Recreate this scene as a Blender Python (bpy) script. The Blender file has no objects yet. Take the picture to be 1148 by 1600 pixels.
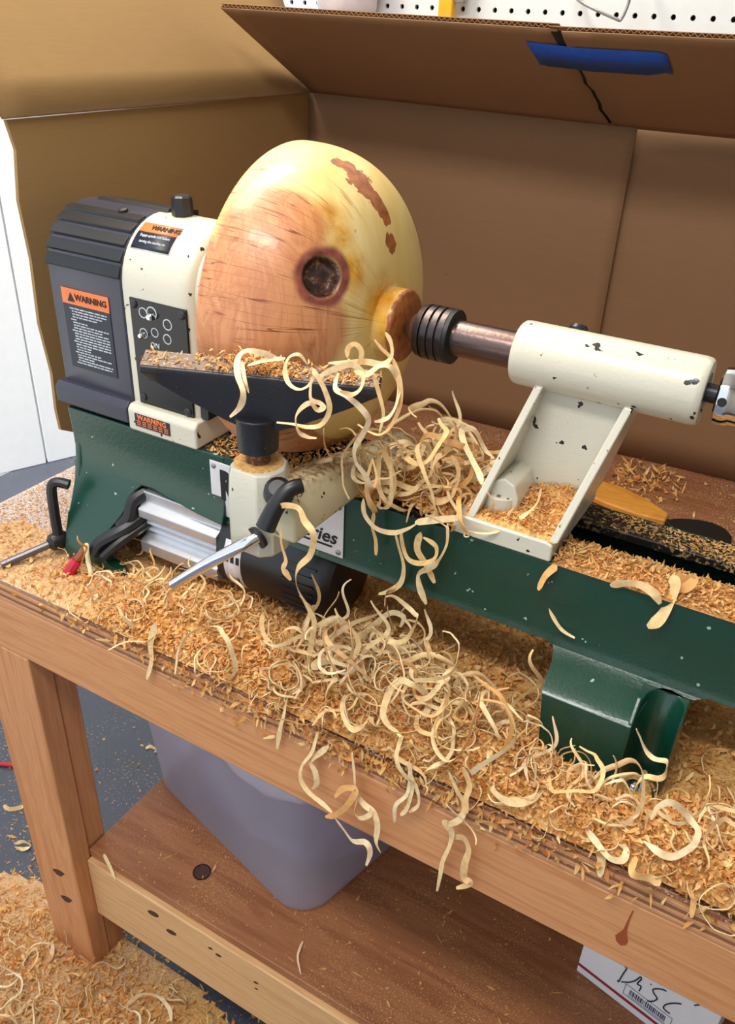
import bpy, bmesh, math, random
import numpy as np
from mathutils import Vector, Matrix, noise

SC = bpy.context.scene
COL = SC.collection
random.seed(7)
RNG = np.random.default_rng(7)
PI = math.pi

# ------------------------------------------------------------ camera, sky, lights, exposure
cd = bpy.data.cameras.new('camera')
cd.sensor_fit = 'VERTICAL'; cd.sensor_height = 36.0; cd.lens = 29.472
cd.clip_start = 0.02; cd.clip_end = 200
cam = bpy.data.objects.new('camera', cd); COL.objects.link(cam)
_r, _u, _b = (0.863744, 0.502575, 0.036934), (-0.285378, 0.427419, 0.85783), (0.415338, -0.751486, 0.512604)
cam.matrix_world = Matrix(((_r[0], _u[0], _b[0], 0.0), (_r[1], _u[1], _b[1], -0.528), (_r[2], _u[2], _b[2], 1.478352), (0, 0, 0, 1)))
SC.camera = cam

w = bpy.data.worlds.new('sky'); SC.world = w; w.use_nodes = True
bg = w.node_tree.nodes['Background']
bg.inputs['Color'].default_value = (0.80, 0.90, 1.0, 1); bg.inputs['Strength'].default_value = 1.32

sd = bpy.data.lights.new('sun', 'SUN'); sd.energy = 5.0; sd.angle = 0.01; sd.color = (1, 0.96, 0.9)
sun = bpy.data.objects.new('sun', sd); COL.objects.link(sun)
sun.rotation_euler = Vector((0.02, -0.20, 0.95)).to_track_quat('Z', 'Y').to_euler()

def area(name, loc, target, sx, sy, watts, col):
    d = bpy.data.lights.new(name, 'AREA'); d.shape = 'RECTANGLE'; d.size = sx; d.size_y = sy; d.energy = watts; d.color = col
    o = bpy.data.objects.new(name, d); COL.objects.link(o); o.location = loc
    o.rotation_euler = (Vector(loc) - Vector(target)).to_track_quat('Z', 'Y').to_euler()
    return o
area('shop_lamp', (-1.10, 0.30, 2.60), (-0.50, 0.15, 0.9), 1.1, 0.35, 36, (1.0, 0.90, 0.76))
area('shop_lamp', (-0.35, -0.72, 2.55), (-0.35, 0.05, 0.9), 0.9, 0.2, 21, (1.0, 0.96, 0.90))  # added front lamp, brightens the shavings and the green foot

SC.view_settings.view_transform = 'Standard'; SC.view_settings.look = 'None'
SC.view_settings.gamma = 1.0; SC.view_settings.use_curve_mapping = False
SC.view_settings.exposure = 0.0

# ------------------------------------------------------------ material helpers
def lin(c):
    return tuple(((x / 255) / 12.92 if x / 255 <= 0.04045 else ((x / 255 + 0.055) / 1.055) ** 2.4) for x in c) + (1.0,)

class NT:
    def __init__(s, name):
        s.m = bpy.data.materials.new(name); s.m.use_nodes = True
        s.t = s.m.node_tree; s.n = s.t.nodes; s.b = s.n['Principled BSDF']; s.out = s.n['Material Output']
        s.tc = s.n.new('ShaderNodeTexCoord')
    def link(s, a, b): s.t.links.new(a, b)
    def coords(s, scale=(1, 1, 1), rot=(0, 0, 0), src='Object'):
        mp = s.n.new('ShaderNodeMapping'); mp.inputs['Scale'].default_value = scale; mp.inputs['Rotation'].default_value = rot
        s.link(s.tc.outputs[src], mp.inputs['Vector']); return mp.outputs['Vector']
    def noise(s, scale, detail=3, rough=0.55, vec=None, dist=0.0):
        k = s.n.new('ShaderNodeTexNoise'); k.inputs['Scale'].default_value = scale; k.inputs['Detail'].default_value = detail
        k.inputs['Roughness'].default_value = rough; k.inputs['Distortion'].default_value = dist
        s.link(vec if vec is not None else s.tc.outputs['Object'], k.inputs['Vector']); return k.outputs['Fac']
    def ramp(s, fac, stops):
        r = s.n.new('ShaderNodeValToRGB'); e = r.color_ramp.elements
        while len(e) < len(stops): e.new(0.5)
        for i, (p, c) in enumerate(stops):
            e[i].position = p; e[i].color = c if len(c) == 4 else tuple(c) + (1,)
        s.link(fac, r.inputs['Fac']); return r.outputs['Color']
    def step(s, fac, a, b):
        k = s.n.new('ShaderNodeMapRange'); k.inputs['From Min'].default_value = a; k.inputs['From Max'].default_value = b
        s.link(fac, k.inputs['Value']); return k.outputs['Result']
    def mix(s, fac, a, b, mode='MIX'):
        k = s.n.new('ShaderNodeMix'); k.data_type = 'RGBA'; k.blend_type = mode
        if isinstance(fac, (int, float)): k.inputs['Factor'].default_value = fac
        else: s.link(fac, k.inputs['Factor'])
        for v, i in ((a, 6), (b, 7)):
            if isinstance(v, (tuple, list)): k.inputs[i].default_value = v
            else: s.link(v, k.inputs[i])
        return k.outputs[2]
    def math(s, op, a, b=0.0):
        k = s.n.new('ShaderNodeMath'); k.operation = op
        for v, i in ((a, 0), (b, 1)):
            if isinstance(v, (int, float)): k.inputs[i].default_value = v
            else: s.link(v, k.inputs[i])
        return k.outputs[0]
    def attr(s, name):
        k = s.n.new('ShaderNodeAttribute'); k.attribute_name = name; return k.outputs['Fac']
    def base(s, c):
        if isinstance(c, (tuple, list)): s.b.inputs['Base Color'].default_value = c
        else: s.link(c, s.b.inputs['Base Color'])
    def bump(s, h, strength=0.3, dist=0.002):
        k = s.n.new('ShaderNodeBump'); k.inputs['Strength'].default_value = strength; k.inputs['Distance'].default_value = dist
        s.link(h, k.inputs['Height']); s.link(k.outputs['Normal'], s.b.inputs['Normal'])
    def set(s, **k):
        for a, v in k.items(): s.b.inputs[a.replace('_', ' ')].default_value = v
        return s

def plain(name, c, rough=0.5, metal=0.0, var=0.12, scale=30, bump=0.0, bscale=200, coat=0.0):
    t = NT(name); t.set(Roughness=rough, Metallic=metal, Coat_Weight=coat)
    c = lin(c); d = tuple(x * (1 - var) for x in c[:3]) + (1,); l = tuple(min(1, x * (1 + var)) for x in c[:3]) + (1,)
    t.base(t.ramp(t.noise(scale, 4), [(0.3, d), (0.7, l)]))
    if bump: t.bump(t.noise(bscale, 2), bump, 0.001)
    return t.m

def dusty(name, c, dust, lo, hi, rough=0.45, metal=0.0, dscale=600, bump=0.15, bscale=300, coat=0.0, top=False):
    """a coloured surface with sawdust specks stuck to it"""
    t = NT(name); t.set(Roughness=rough, Metallic=metal, Coat_Weight=coat)
    c = lin(c)
    a = t.mix(t.noise(18, 4), tuple(x * 0.85 for x in c[:3]) + (1,), tuple(min(1, x * 1.15) for x in c[:3]) + (1,))
    f = t.step(t.noise(dscale, 2, 0.6), lo, hi)
    big = t.step(t.noise(25, 3), 0.35, 0.6)
    f = t.math('MULTIPLY', f, big)
    if top:
        g = t.n.new('ShaderNodeNewGeometry'); sp = t.n.new('ShaderNodeSeparateXYZ'); t.link(g.outputs['Normal'], sp.inputs[0])
        f = t.math('MULTIPLY', f, t.step(sp.outputs['Z'], 0.5, 0.8))
    t.base(t.mix(f, a, lin(dust)))
    if bump: t.bump(t.noise(bscale, 2), bump, 0.001)
    return t.m

def enamel(name, c, chip, chip_lo=0.70, rough=0.3, cs=45):
    """painted casting with a few chips down to dark metal"""
    t = NT(name); t.set(Roughness=rough, Coat_Weight=0.25, Coat_Roughness=0.15)
    c = lin(c)
    a = t.mix(t.noise(9, 3), tuple(x * 0.92 for x in c[:3]) + (1,), c)
    f = t.step(t.noise(cs, 2, 0.5), chip_lo, chip_lo + 0.012)
    t.base(t.mix(f, a, lin(chip)))
    t.bump(t.noise(300, 2), 0.28, 0.001)
    return t.m

def wood(name, c1, c2, stretch=(1.2, 16, 16), scale=4.0, rough=0.55, dust=None, pale=None):
    t = NT(name); t.set(Roughness=rough)
    v = t.coords(stretch)
    n = t.noise(scale, 5, 0.6, v, 0.6)
    col = t.ramp(n, [(0.30, lin(c2)), (0.50, lin(c1)), (0.62, lin(c2)), (0.75, lin(c1))])
    fine = t.noise(scale * 9, 3, 0.6, v)
    col = t.mix(t.step(fine, 0.35, 0.7), col, t.mix(0.82, lin((90, 50, 25)), col))
    if dust:
        f = t.math('MULTIPLY', t.step(t.noise(420, 2, 0.7), 0.56, 0.66), t.step(t.noise(7, 3), 0.35, 0.62))
        col = t.mix(f, col, lin(dust))
    if pale:
        sp = t.n.new('ShaderNodeSeparateXYZ'); t.link(t.tc.outputs['Object'], sp.inputs[0])
        e = t.math('ADD', sp.outputs['X'], t.math('MULTIPLY', t.noise(9, 4), 0.22))
        col = t.mix(t.math('MULTIPLY', t.step(e, -0.16, -0.34), t.step(t.noise(330, 3, 0.7), 0.36, 0.56)), col, lin(pale))
    t.base(col); t.bump(fine, 0.12, 0.001)
    return t.m

def chipmat(name, cols, rough=0.6):
    """loose wood shavings: every island (or object) its own straw-to-orange tone"""
    t = NT(name); t.set(Roughness=rough)
    g = t.n.new('ShaderNodeNewGeometry'); oi = t.n.new('ShaderNodeObjectInfo')
    r = t.math('FRACT', t.math('ADD', g.outputs['Random Per Island'], t.math('MULTIPLY', oi.outputs['Random'], 7.31)))
    n = len(cols)
    col = t.ramp(r, [(i / (n - 1), lin(c)) for i, c in enumerate(cols)])
    col = t.mix(t.step(t.noise(160, 3), 0.4, 0.75), col, t.mix(0.6, lin((205, 130, 62)), col))
    t.base(col)
    tr = t.n.new('ShaderNodeBsdfTranslucent'); t.link(col, tr.inputs['Color'])
    ms = t.n.new('ShaderNodeMixShader'); ms.inputs[0].default_value = 0.25
    t.link(t.b.outputs[0], ms.inputs[1]); t.link(tr.outputs[0], ms.inputs[2]); t.link(ms.outputs[0], t.out.inputs['Surface'])
    return t.m

def heapmat(name, cols, scale=260):
    t = NT(name); t.set(Roughness=0.75)
    n = t.noise(scale, 4, 0.7)
    n2 = t.noise(14, 3)
    col = t.ramp(n, [(0.30, lin(cols[0])), (0.48, lin(cols[1])), (0.66, lin(cols[2]))])
    col = t.mix(t.step(n2, 0.4, 0.65), col, t.mix(0.55, lin(cols[1]), col))
    sp = t.n.new('ShaderNodeSeparateXYZ'); t.link(t.tc.outputs['Object'], sp.inputs[0])
    col = t.mix(t.math('MULTIPLY', t.step(sp.outputs['X'], -0.58, -0.74), 0.6), col, t.mix(t.step(n, 0.35, 0.6), lin((178, 132, 96)), lin((226, 196, 162))))
    t.base(col); t.bump(n, 0.9, 0.004)
    return t.m

M = {}
M['green'] = enamel('green_enamel', (9, 58, 44), (150, 170, 160), 0.735, 0.30, 90)
M['cream'] = enamel('cream_enamel', (206, 201, 184), (28, 26, 26), 0.69, 0.30, 95)
t = NT('grimy_cream_enamel'); t.set(Roughness=0.42)
a = t.mix(t.noise(12, 3), lin((196, 184, 146)), lin((206, 196, 164)))
g = t.n.new('ShaderNodeNewGeometry'); sp = t.n.new('ShaderNodeSeparateXYZ'); t.link(g.outputs['Normal'], sp.inputs[0])
f = t.math('MULTIPLY', t.step(t.noise(150, 3, 0.65), 0.46, 0.56), t.step(sp.outputs['Z'], 0.35, 0.8))
a = t.mix(t.math('MULTIPLY', f, 0.8), a, lin((140, 86, 42)))
a = t.mix(t.math('MULTIPLY', t.step(t.noise(75, 3, 0.6), 0.63, 0.645), t.step(t.noise(13, 2), 0.45, 0.55)), a, lin((30, 24, 20)))
t.base(a); M['cream_dusty'] = t.m
M['cover'] = plain('dark_blue_plastic', (52, 52, 66), 0.34, 0, 0.06, 10, 0.04, 400)
M['black'] = plain('black_plastic', (24, 24, 28), 0.38, 0, 0.15)
M['panel'] = plain('black_panel', (10, 10, 14), 0.22, 0, 0.1)
M['iron'] = dusty('black_cast_iron', (30, 30, 36), (140, 105, 70), 0.70, 0.74, 0.36, dscale=240, bump=0.3, bscale=260)
M['ironTop'] = dusty('worn_iron', (100, 84, 76), (190, 140, 80), 0.60, 0.68, 0.5, 0.3, dscale=300)
M['steel'] = dusty('brown_steel', (110, 92, 88), (120, 75, 45), 0.62, 0.70, 0.28, 0.9, dscale=120)
M['chuck'] = dusty('dark_bearing_steel', (74, 66, 66), (120, 75, 45), 0.60, 0.7, 0.3, 0.85, dscale=150)
M['rust'] = dusty('sawdust_coated_steel', (92, 62, 48), (165, 105, 60), 0.52, 0.6, 0.6, 0.4, dscale=300)
M['chrome'] = plain('chrome', (225, 225, 228), 0.08, 1.0, 0.02)
M['alu'] = plain('brushed_aluminium', (198, 200, 206), 0.32, 0.75, 0.05, 60)
M['railtop'] = dusty('sawdusted_bed_rail', (34, 27, 24), (205, 170, 110), 0.52, 0.58, 0.5, 0.3, dscale=260)
M['fir'] = wood('fir_lumber', (212, 150, 100), (196, 130, 80), (1.0, 15, 22), 3.2)
M['firV'] = wood('fir_post', (210, 148, 100), (194, 128, 80), (16, 16, 1.0), 3.0)
M['ply1'] = wood('ply_light', (204, 150, 108), (180, 124, 84), (1, 12, 60), 5)
M['ply2'] = wood('ply_dark', (150, 98, 64), (122, 76, 48), (1, 12, 60), 5)
M['bench'] = wood('bench_top_wood', (150, 98, 64), (128, 80, 50), (1.2, 14, 14), 3.0, 0.42, (222, 200, 172), (198, 188, 184))
M['shelf'] = wood('shelf_plywood', (166, 106, 68), (140, 84, 50), (1.2, 12, 12), 2.6, 0.5, (204, 160, 108))
M['knot'] = plain('knot_wood', (74, 40, 26), 0.7, 0, 0.4, 160)
M['tape'] = plain('blue_masking_tape', (18, 78, 178), 0.6, 0, 0.12, 60, 0.15, 500)
M['peg'] = plain('white_pegboard', (214, 220, 222), 0.4, 0, 0.03)
M['wallm'] = plain('white_wall_paint', (205, 205, 200), 0.7, 0, 0.03)
M['darkhole'] = plain('dark_backing', (26, 24, 22), 0.8)  # dark colour stands in for shade in holes and flutes
M['white'] = plain('white_outdoor_paint', (240, 240, 240), 0.6, 0, 0.02)
M['concrete'] = plain('driveway_concrete', (205, 203, 196), 0.85, 0, 0.08, 6)
M['orange'] = plain('orange_label', (232, 120, 62), 0.45, 0, 0.05)
M['labelk'] = plain('black_label', (26, 30, 44), 0.4, 0, 0.05)
M['ink'] = plain('black_ink', (14, 14, 16), 0.5)
M['print'] = plain('pale_print', (190, 196, 205), 0.5)
M['plate'] = plain('silver_name_plate', (222, 222, 226), 0.35, 0.2, 0.04)
M['red'] = plain('red_insulation', (190, 30, 60), 0.35, 0, 0.2)
M['redhose'] = plain('red_rubber_cable', (176, 30, 42), 0.5)
M['yellow'] = plain('yellow_plastic', (226, 172, 32), 0.4)
M['zinc'] = plain('zinc_wire', (150, 150, 150), 0.35, 0.8)
M['boxwhite'] = plain('white_card', (226, 224, 226), 0.55, 0, 0.03)
M['boxred'] = plain('red_print', (150, 24, 44), 0.55)
M['honey'] = wood('honey_handle_wood', (214, 150, 60), (196, 128, 44), (3, 14, 14), 4)  # honey colour stands in for the lit patch behind the bed
SHAVE = [(240, 214, 158), (226, 180, 112), (244, 222, 170), (218, 150, 88), (236, 204, 142), (240, 216, 160), (208, 132, 72), (238, 208, 150)]
M['curl'] = chipmat('wood_shaving', [(252, 236, 192), (244, 216, 156), (252, 238, 200), (236, 184, 112), (250, 230, 180), (242, 206, 140)])
M['chips'] = chipmat('wood_chips', [(238, 200, 132), (228, 174, 98), (244, 216, 156), (214, 138, 66), (234, 190, 116), (222, 158, 84), (242, 208, 144), (204, 124, 60)])
M['dustchips'] = chipmat('fine_sawdust', [(222, 180, 110), (206, 150, 78), (232, 196, 130), (190, 128, 66), (214, 168, 98)])
M['heap'] = heapmat('packed_shavings', [(176, 112, 56), (220, 164, 92), (238, 202, 136)])
M['heapdark'] = heapmat('packed_sawdust', [(150, 92, 48), (194, 138, 78), (222, 178, 112)], 420)

# cardboard: kraft paper with faint flute lines
def cardboard(name, c):
    t = NT(name); t.set(Roughness=0.8); c = lin(c)
    a = t.mix(t.noise(5, 4), tuple(x * 0.90 for x in c[:3]) + (1,), tuple(min(1, x * 1.06) for x in c[:3]) + (1,))
    f = t.step(t.noise(60, 3, 0.6), 0.74, 0.78)
    a = t.mix(f, a, tuple(x * 0.6 for x in c[:3]) + (1,))
    fib = t.noise(30, 3, 0.6, t.coords((1, 1, 12)))
    a = t.mix(t.step(fib, 0.3, 0.9), a, tuple(x * 0.88 for x in c[:3]) + (1,))
    t.base(a); t.bump(t.noise(14, 3), 0.08, 0.004)
    return t.m
M['card'] = cardboard('kraft_cardboard', (140, 104, 72))
M['cardleft'] = cardboard('kraft_cardboard_left', (156, 122, 76))  # same kraft board made lighter for the light on the left side
M['cardcore'] = plain('cardboard_flutes', (150, 112, 76), 0.85)

# floor: dark blue grey sealed concrete with dust specks
t = NT('sealed_garage_floor'); t.set(Roughness=0.32)
a = t.mix(t.noise(6, 4), lin((56, 60, 72)), lin((74, 78, 90)))
f = t.math('MULTIPLY', t.step(t.noise(170, 3, 0.7), 0.60, 0.66), t.step(t.noise(5, 3), 0.42, 0.6))
t.base(t.mix(f, a, lin((186, 160, 128)))); t.bump(t.noise(120, 2), 0.08, 0.002)
M['floor'] = t.m

# translucent storage bin plastic
t = NT('frosted_bin_plastic'); t.set(Roughness=0.32, IOR=1.2)
t.base(t.ramp(t.noise(8, 3), [(0.3, lin((224, 220, 228))), (0.7, lin((238, 235, 241)))]))
tr = t.n.new('ShaderNodeBsdfTranslucent'); tr.inputs[0].default_value = lin((236, 232, 240))
tp = t.n.new('ShaderNodeBsdfTransparent'); tp.inputs[0].default_value = lin((244, 241, 246))
m1 = t.n.new('ShaderNodeMixShader'); m1.inputs[0].default_value = 0.45
m2 = t.n.new('ShaderNodeMixShader'); m2.inputs[0].default_value = 0.70
t.link(t.b.outputs[0], m1.inputs[1]); t.link(tr.outputs[0], m1.inputs[2])
t.link(m1.outputs[0], m2.inputs[1]); t.link(tp.outputs[0], m2.inputs[2]); t.link(m2.outputs[0], t.out.inputs['Surface'])
M['bin'] = t.m
M['bag'] = plain('white_plastic_bag', (240, 238, 240), 0.35, 0, 0.1, 12)
M['bagdark'] = plain('grey_folded_cloth', (120, 112, 134), 0.8, 0, 0.15, 20)

# bowl blank: figured box-elder wood driven by vertex attributes (heartwood, bark, knot, stain)
t = NT('bowl_wood'); t.set(Roughness=0.42, Coat_Weight=0.12)
v = t.coords((14, 16, 3.0), (0.25, 0.2, 0.0))
g1 = t.noise(2.6, 5, 0.62, v, 1.4)
sap = t.ramp(t.noise(9, 4, 0.6, None, 1.0), [(0.25, lin((214, 176, 98))), (0.5, lin((228, 198, 128))), (0.75, lin((238, 216, 160)))])
heart = t.ramp(g1, [(0.28, lin((164, 98, 62))), (0.43, lin((206, 142, 96))), (0.55, lin((188, 120, 78))), (0.70, lin((216, 156, 108)))])
col = t.mix(t.attr('heart'), sap, heart)
stain = t.ramp(t.noise(40, 4), [(0.3, lin((178, 108, 22))), (0.7, lin((228, 172, 40)))])
col = t.mix(t.math('MULTIPLY', t.attr('stain'), t.step(t.noise(22, 4, 0.65, None, 0.8), 0.28, 0.54)), col, stain)
cx = t.n.new('ShaderNodeCombineXYZ'); t.link(t.attr('ang'), cx.inputs[0]); t.link(t.attr('mer'), cx.inputs[1])
wob = t.noise(1.0, 2, 0.45, cx.outputs[0], 0.25)
crack = t.math('MULTIPLY', t.step(wob, 0.488, 0.503), t.step(wob, 0.524, 0.509))
crack = t.math('MULTIPLY', crack, t.math('MULTIPLY', t.step(t.noise(16, 3), 0.40, 0.54), 0.95))
col = t.mix(t.math('MULTIPLY', crack, t.attr('streak')), col, lin((112, 58, 26)))
bark = t.ramp(t.noise(110, 4), [(0.3, lin((120, 62, 28))), (0.7, lin((176, 104, 50)))])
edge = t.math('ADD', t.attr('bark'), t.math('MULTIPLY', t.math('SUBTRACT', t.noise(95, 4), 0.5), 2.2))
col = t.mix(t.step(edge, 0.46, 0.54), col, bark)
ring = t.ramp(t.noise(90, 3), [(0.3, lin((96, 40, 34))), (0.7, lin((150, 78, 62)))])
col = t.mix(t.attr('ring'), col, ring)
hole = t.ramp(t.noise(120, 4, 0.7), [(0.35, lin((30, 15, 14))), (0.55, lin((74, 42, 32))), (0.72, lin((168, 132, 104)))])
col = t.mix(t.attr('knot'), col, hole)
t.base(col); t.bump(g1, 0.1, 0.002)
M['bowl'] = t.m

# ------------------------------------------------------------ geometry helpers
class MB:
    def __init__(s): s.v = []; s.f = []; s.mi = []
    def add(s, vs, fs, mi=0):
        o = len(s.v); s.v += [tuple(p) for p in vs]; s.f += [tuple(i + o for i in f) for f in fs]; s.mi += [mi] * len(fs); return s
    def box(s, lo, hi, mi=0):
        x0, y0, z0 = lo; x1, y1, z1 = hi
        return s.add([(x0, y0, z0), (x1, y0, z0), (x1, y1, z0), (x0, y1, z0), (x0, y0, z1), (x1, y0, z1), (x1, y1, z1), (x0, y1, z1)],
                     [(0, 3, 2, 1), (4, 5, 6, 7), (0, 1, 5, 4), (1, 2, 6, 5), (2, 3, 7, 6), (3, 0, 4, 7)], mi)
    def hexa(s, p, mi=0):
        return s.add(p, [(0, 3, 2, 1), (4, 5, 6, 7), (0, 1, 5, 4), (1, 2, 6, 5), (2, 3, 7, 6), (3, 0, 4, 7)], mi)
    def prism(s, poly, a, b, f, mi=0):
        """polygon of 2-D points extruded from a to b; f(p, t) gives the 3-D point"""
        n = len(poly)
        return s.add([f(p, a) for p in poly] + [f(p, b) for p in poly],
                     [tuple(range(n))[::-1], tuple(range(n, 2 * n))] + [(i, (i + 1) % n, n + (i + 1) % n, n + i) for i in range(n)], mi)
    def loft(s, rings, cap=True, mi=0, closed=True):
        n = len(rings[0]); o = len(s.v)
        for r in rings: s.v += [tuple(p) for p in r]
        m = n if closed else n - 1
        for k in range(len(rings) - 1):
            for i in range(m):
                s.f.append((o + k * n + i, o + k * n + (i + 1) % n, o + (k + 1) * n + (i + 1) % n, o + (k + 1) * n + i)); s.mi.append(mi)
        if cap:
            s.f.append(tuple(o + i for i in range(n))[::-1]); s.f.append(tuple(o + (len(rings) - 1) * n + i for i in range(n))); s.mi += [mi, mi]
        return s
    def lathe(s, prof, org, axis=(1, 0, 0), seg=32, mi=0, cap=True):
        """profile of (distance along axis, radius)"""
        a = Vector(axis).normalized(); u = a.orthogonal().normalized(); w_ = a.cross(u)
        org = Vector(org)
        return s.loft([[org + a * d + (u * math.cos(2 * PI * i / seg) + w_ * math.sin(2 * PI * i / seg)) * max(r, 1e-5) for i in range(seg)] for d, r in prof], cap, mi)
    def cyl(s, a, b, r, seg=20, r2=None, mi=0):
        a = Vector(a); b = Vector(b); return s.lathe([(0, r), ((b - a).length, r if r2 is None else r2)], a, b - a, seg, mi)
    def tube(s, pts, r, seg=10, mi=0, smooth=True):
        P = [Vector(p) for p in (spline(pts, 5) if smooth else pts)]
        t0 = (P[1] - P[0]).normalized(); u = t0.orthogonal().normalized(); rings = []
        for i, p in enumerate(P):
            t_ = (P[min(i + 1, len(P) - 1)] - P[max(i - 1, 0)]).normalized()
            u = (u - t_ * u.dot(t_)).normalized(); v_ = t_.cross(u)
            rr = r(i / (len(P) - 1)) if callable(r) else r
            rings.append([p + (u * math.cos(2 * PI * k / seg) + v_ * math.sin(2 * PI * k / seg)) * rr for k in range(seg)])
        return s.loft(rings, True, mi)
    def disc(s, c, n, r, th=0.001, seg=20, mi=0):
        c = Vector(c); return s.cyl(c, c + Vector(n).normalized() * th, r, seg, None, mi)
    def build(s, name, mat, parent=None, bevel=0.0, smooth=35, solid=0.0, seg=2, **tags):
        off = Vector(parent['_o']) if parent is not None else Vector((0, 0, 0))
        me = bpy.data.meshes.new(name)
        me.from_pydata([tuple(Vector(p) - off) for p in s.v], [], s.f)
        bm = bmesh.new(); bm.from_mesh(me); bmesh.ops.recalc_face_normals(bm, faces=bm.faces); bm.to_mesh(me); bm.free()
        mats = mat if isinstance(mat, (list, tuple)) else [mat]
        for m_ in mats: me.materials.append(m_)
        if len(mats) > 1: me.polygons.foreach_set('material_index', s.mi)
        if smooth:
            me.polygons.foreach_set('use_smooth', [True] * len(me.polygons)); me.set_sharp_from_angle(angle=math.radians(smooth))
        me.update()
        o = bpy.data.objects.new(name, me); COL.objects.link(o)
        if parent is not None: o.parent = parent
        o['_o'] = tuple(off)
        if solid:
            k = o.modifiers.new('solid', 'SOLIDIFY'); k.thickness = solid; k.offset = -1
        if bevel:
            k = o.modifiers.new('bevel', 'BEVEL'); k.width = bevel; k.segments = seg; k.limit_method = 'ANGLE'; k.angle_limit = math.radians(35)
            k.harden_normals = True
        tag(o, **tags); return o

def tag(o, label=None, cat=None, group=None, kind=None):
    if label: o['label'] = label
    if cat: o['category'] = cat
    if group: o['group'] = group
    if kind: o['kind'] = kind
    return o

def thing(name, loc, label, cat, group=None):
    o = bpy.data.objects.new(name, None); COL.objects.link(o); o.location = loc; o.empty_display_size = 0.02
    o['_o'] = tuple(loc); return tag(o, label, cat, group)

def spline(pts, k=6):
    P = [Vector(p) for p in pts]; out = []
    for i in range(len(P) - 1):
        a, b, c, d = P[max(i - 1, 0)], P[i], P[i + 1], P[min(i + 2, len(P) - 1)]
        for j in range(k):
            t_ = j / k
            out.append(0.5 * ((2 * b) + (c - a) * t_ + (2 * a - 5 * b + 4 * c - d) * t_ * t_ + (3 * b - a - 3 * c + d) * t_ ** 3))
    out.append(P[-1]); return out

FRONT = Matrix(((1, 0, 0), (0, 0, -1), (0, 1, 0)))     # letters upright, facing -y
def lettering(s, size, loc, mat, parent, name='lettering', rot=FRONT, shear=0.0, bold=0.0, th=0.0004, align='CENTER', sx=1.0):
    cu = bpy.data.curves.new('lettering_curve', 'FONT'); cu.body = s; cu.size = size; cu.align_x = align; cu.align_y = 'CENTER'
    cu.extrude = th; cu.shear = shear; cu.offset = bold; cu.resolution_u = 3
    ob = bpy.data.objects.new('lettering_tmp', cu); COL.objects.link(ob)
    dg = bpy.context.evaluated_depsgraph_get(); me = bpy.data.meshes.new_from_object(ob.evaluated_get(dg))
    bpy.data.objects.remove(ob)
    me.transform(Matrix.Diagonal((sx, 1, 1, 1)))
    me.transform(Matrix.Translation(Vector(loc)) @ rot.to_4x4()); me.transform(Matrix.Translation(-Vector(parent['_o'])))
    me.materials.clear(); me.materials.append(mat)
    o = bpy.data.objects.new(name, me); COL.objects.link(o); o.parent = parent; o['_o'] = parent['_o']; return o

def ribbon_mesh(pts, width, phase=0.0, twist=0.6, k=6, th=0.0004, n0=(0, -0.75, 0.65)):
    P = spline(pts, k); n = len(P); rings = []; n0 = Vector(n0)
    u = None
    for i, p in enumerate(P):
        t_ = (P[min(i + 1, n - 1)] - P[max(i - 1, 0)])
        t_ = t_.normalized() if t_.length > 1e-7 else Vector((1, 0, 0))
        w_ = t_.cross(n0)
        if w_.length < 0.15: w_ = u.copy() if u else t_.orthogonal()
        w_ = (w_ - t_ * w_.dot(t_)).normalized()
        if u is not None and w_.dot(u) < 0: w_ = -w_
        u = (w_ if u is None else (u * 0.6 + w_ * 0.4)); u = (u - t_ * u.dot(t_)).normalized()
        a = phase + twist * math.sin(i * 0.13 + phase * 2)
        nn = t_.cross(u); d = u * math.cos(a) + nn * math.sin(a); e = t_.cross(d)
        f = i / (n - 1); ww = width * 0.5 * (0.30 + 0.70 * min(1, 9 * f, 5 * (1 - f) + 0.12)) * (0.93 + 0.07 * math.sin(i * 0.31 + phase))
        rings.append([p - d * ww - e * th, p + e * th * 1.5, p + d * ww - e * th, p - e * th])
    return rings

def mesh_np(name, V, F, mat, parent=None, smooth=True):
    me = bpy.data.meshes.new(name); V = np.asarray(V, np.float32); F = np.asarray(F, np.int32)
    me.vertices.add(len(V)); me.vertices.foreach_set('co', V.ravel())
    me.loops.add(F.size); me.loops.foreach_set('vertex_index', F.ravel())
    me.polygons.add(len(F)); me.polygons.foreach_set('loop_start', np.arange(0, F.size, F.shape[1], dtype=np.int32))
    me.update(calc_edges=True); me.validate()
    for m_ in (mat if isinstance(mat, (list, tuple)) else [mat]): me.materials.append(m_)
    if smooth: me.polygons.foreach_set('use_smooth', np.ones(len(F), bool))
    return me

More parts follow.
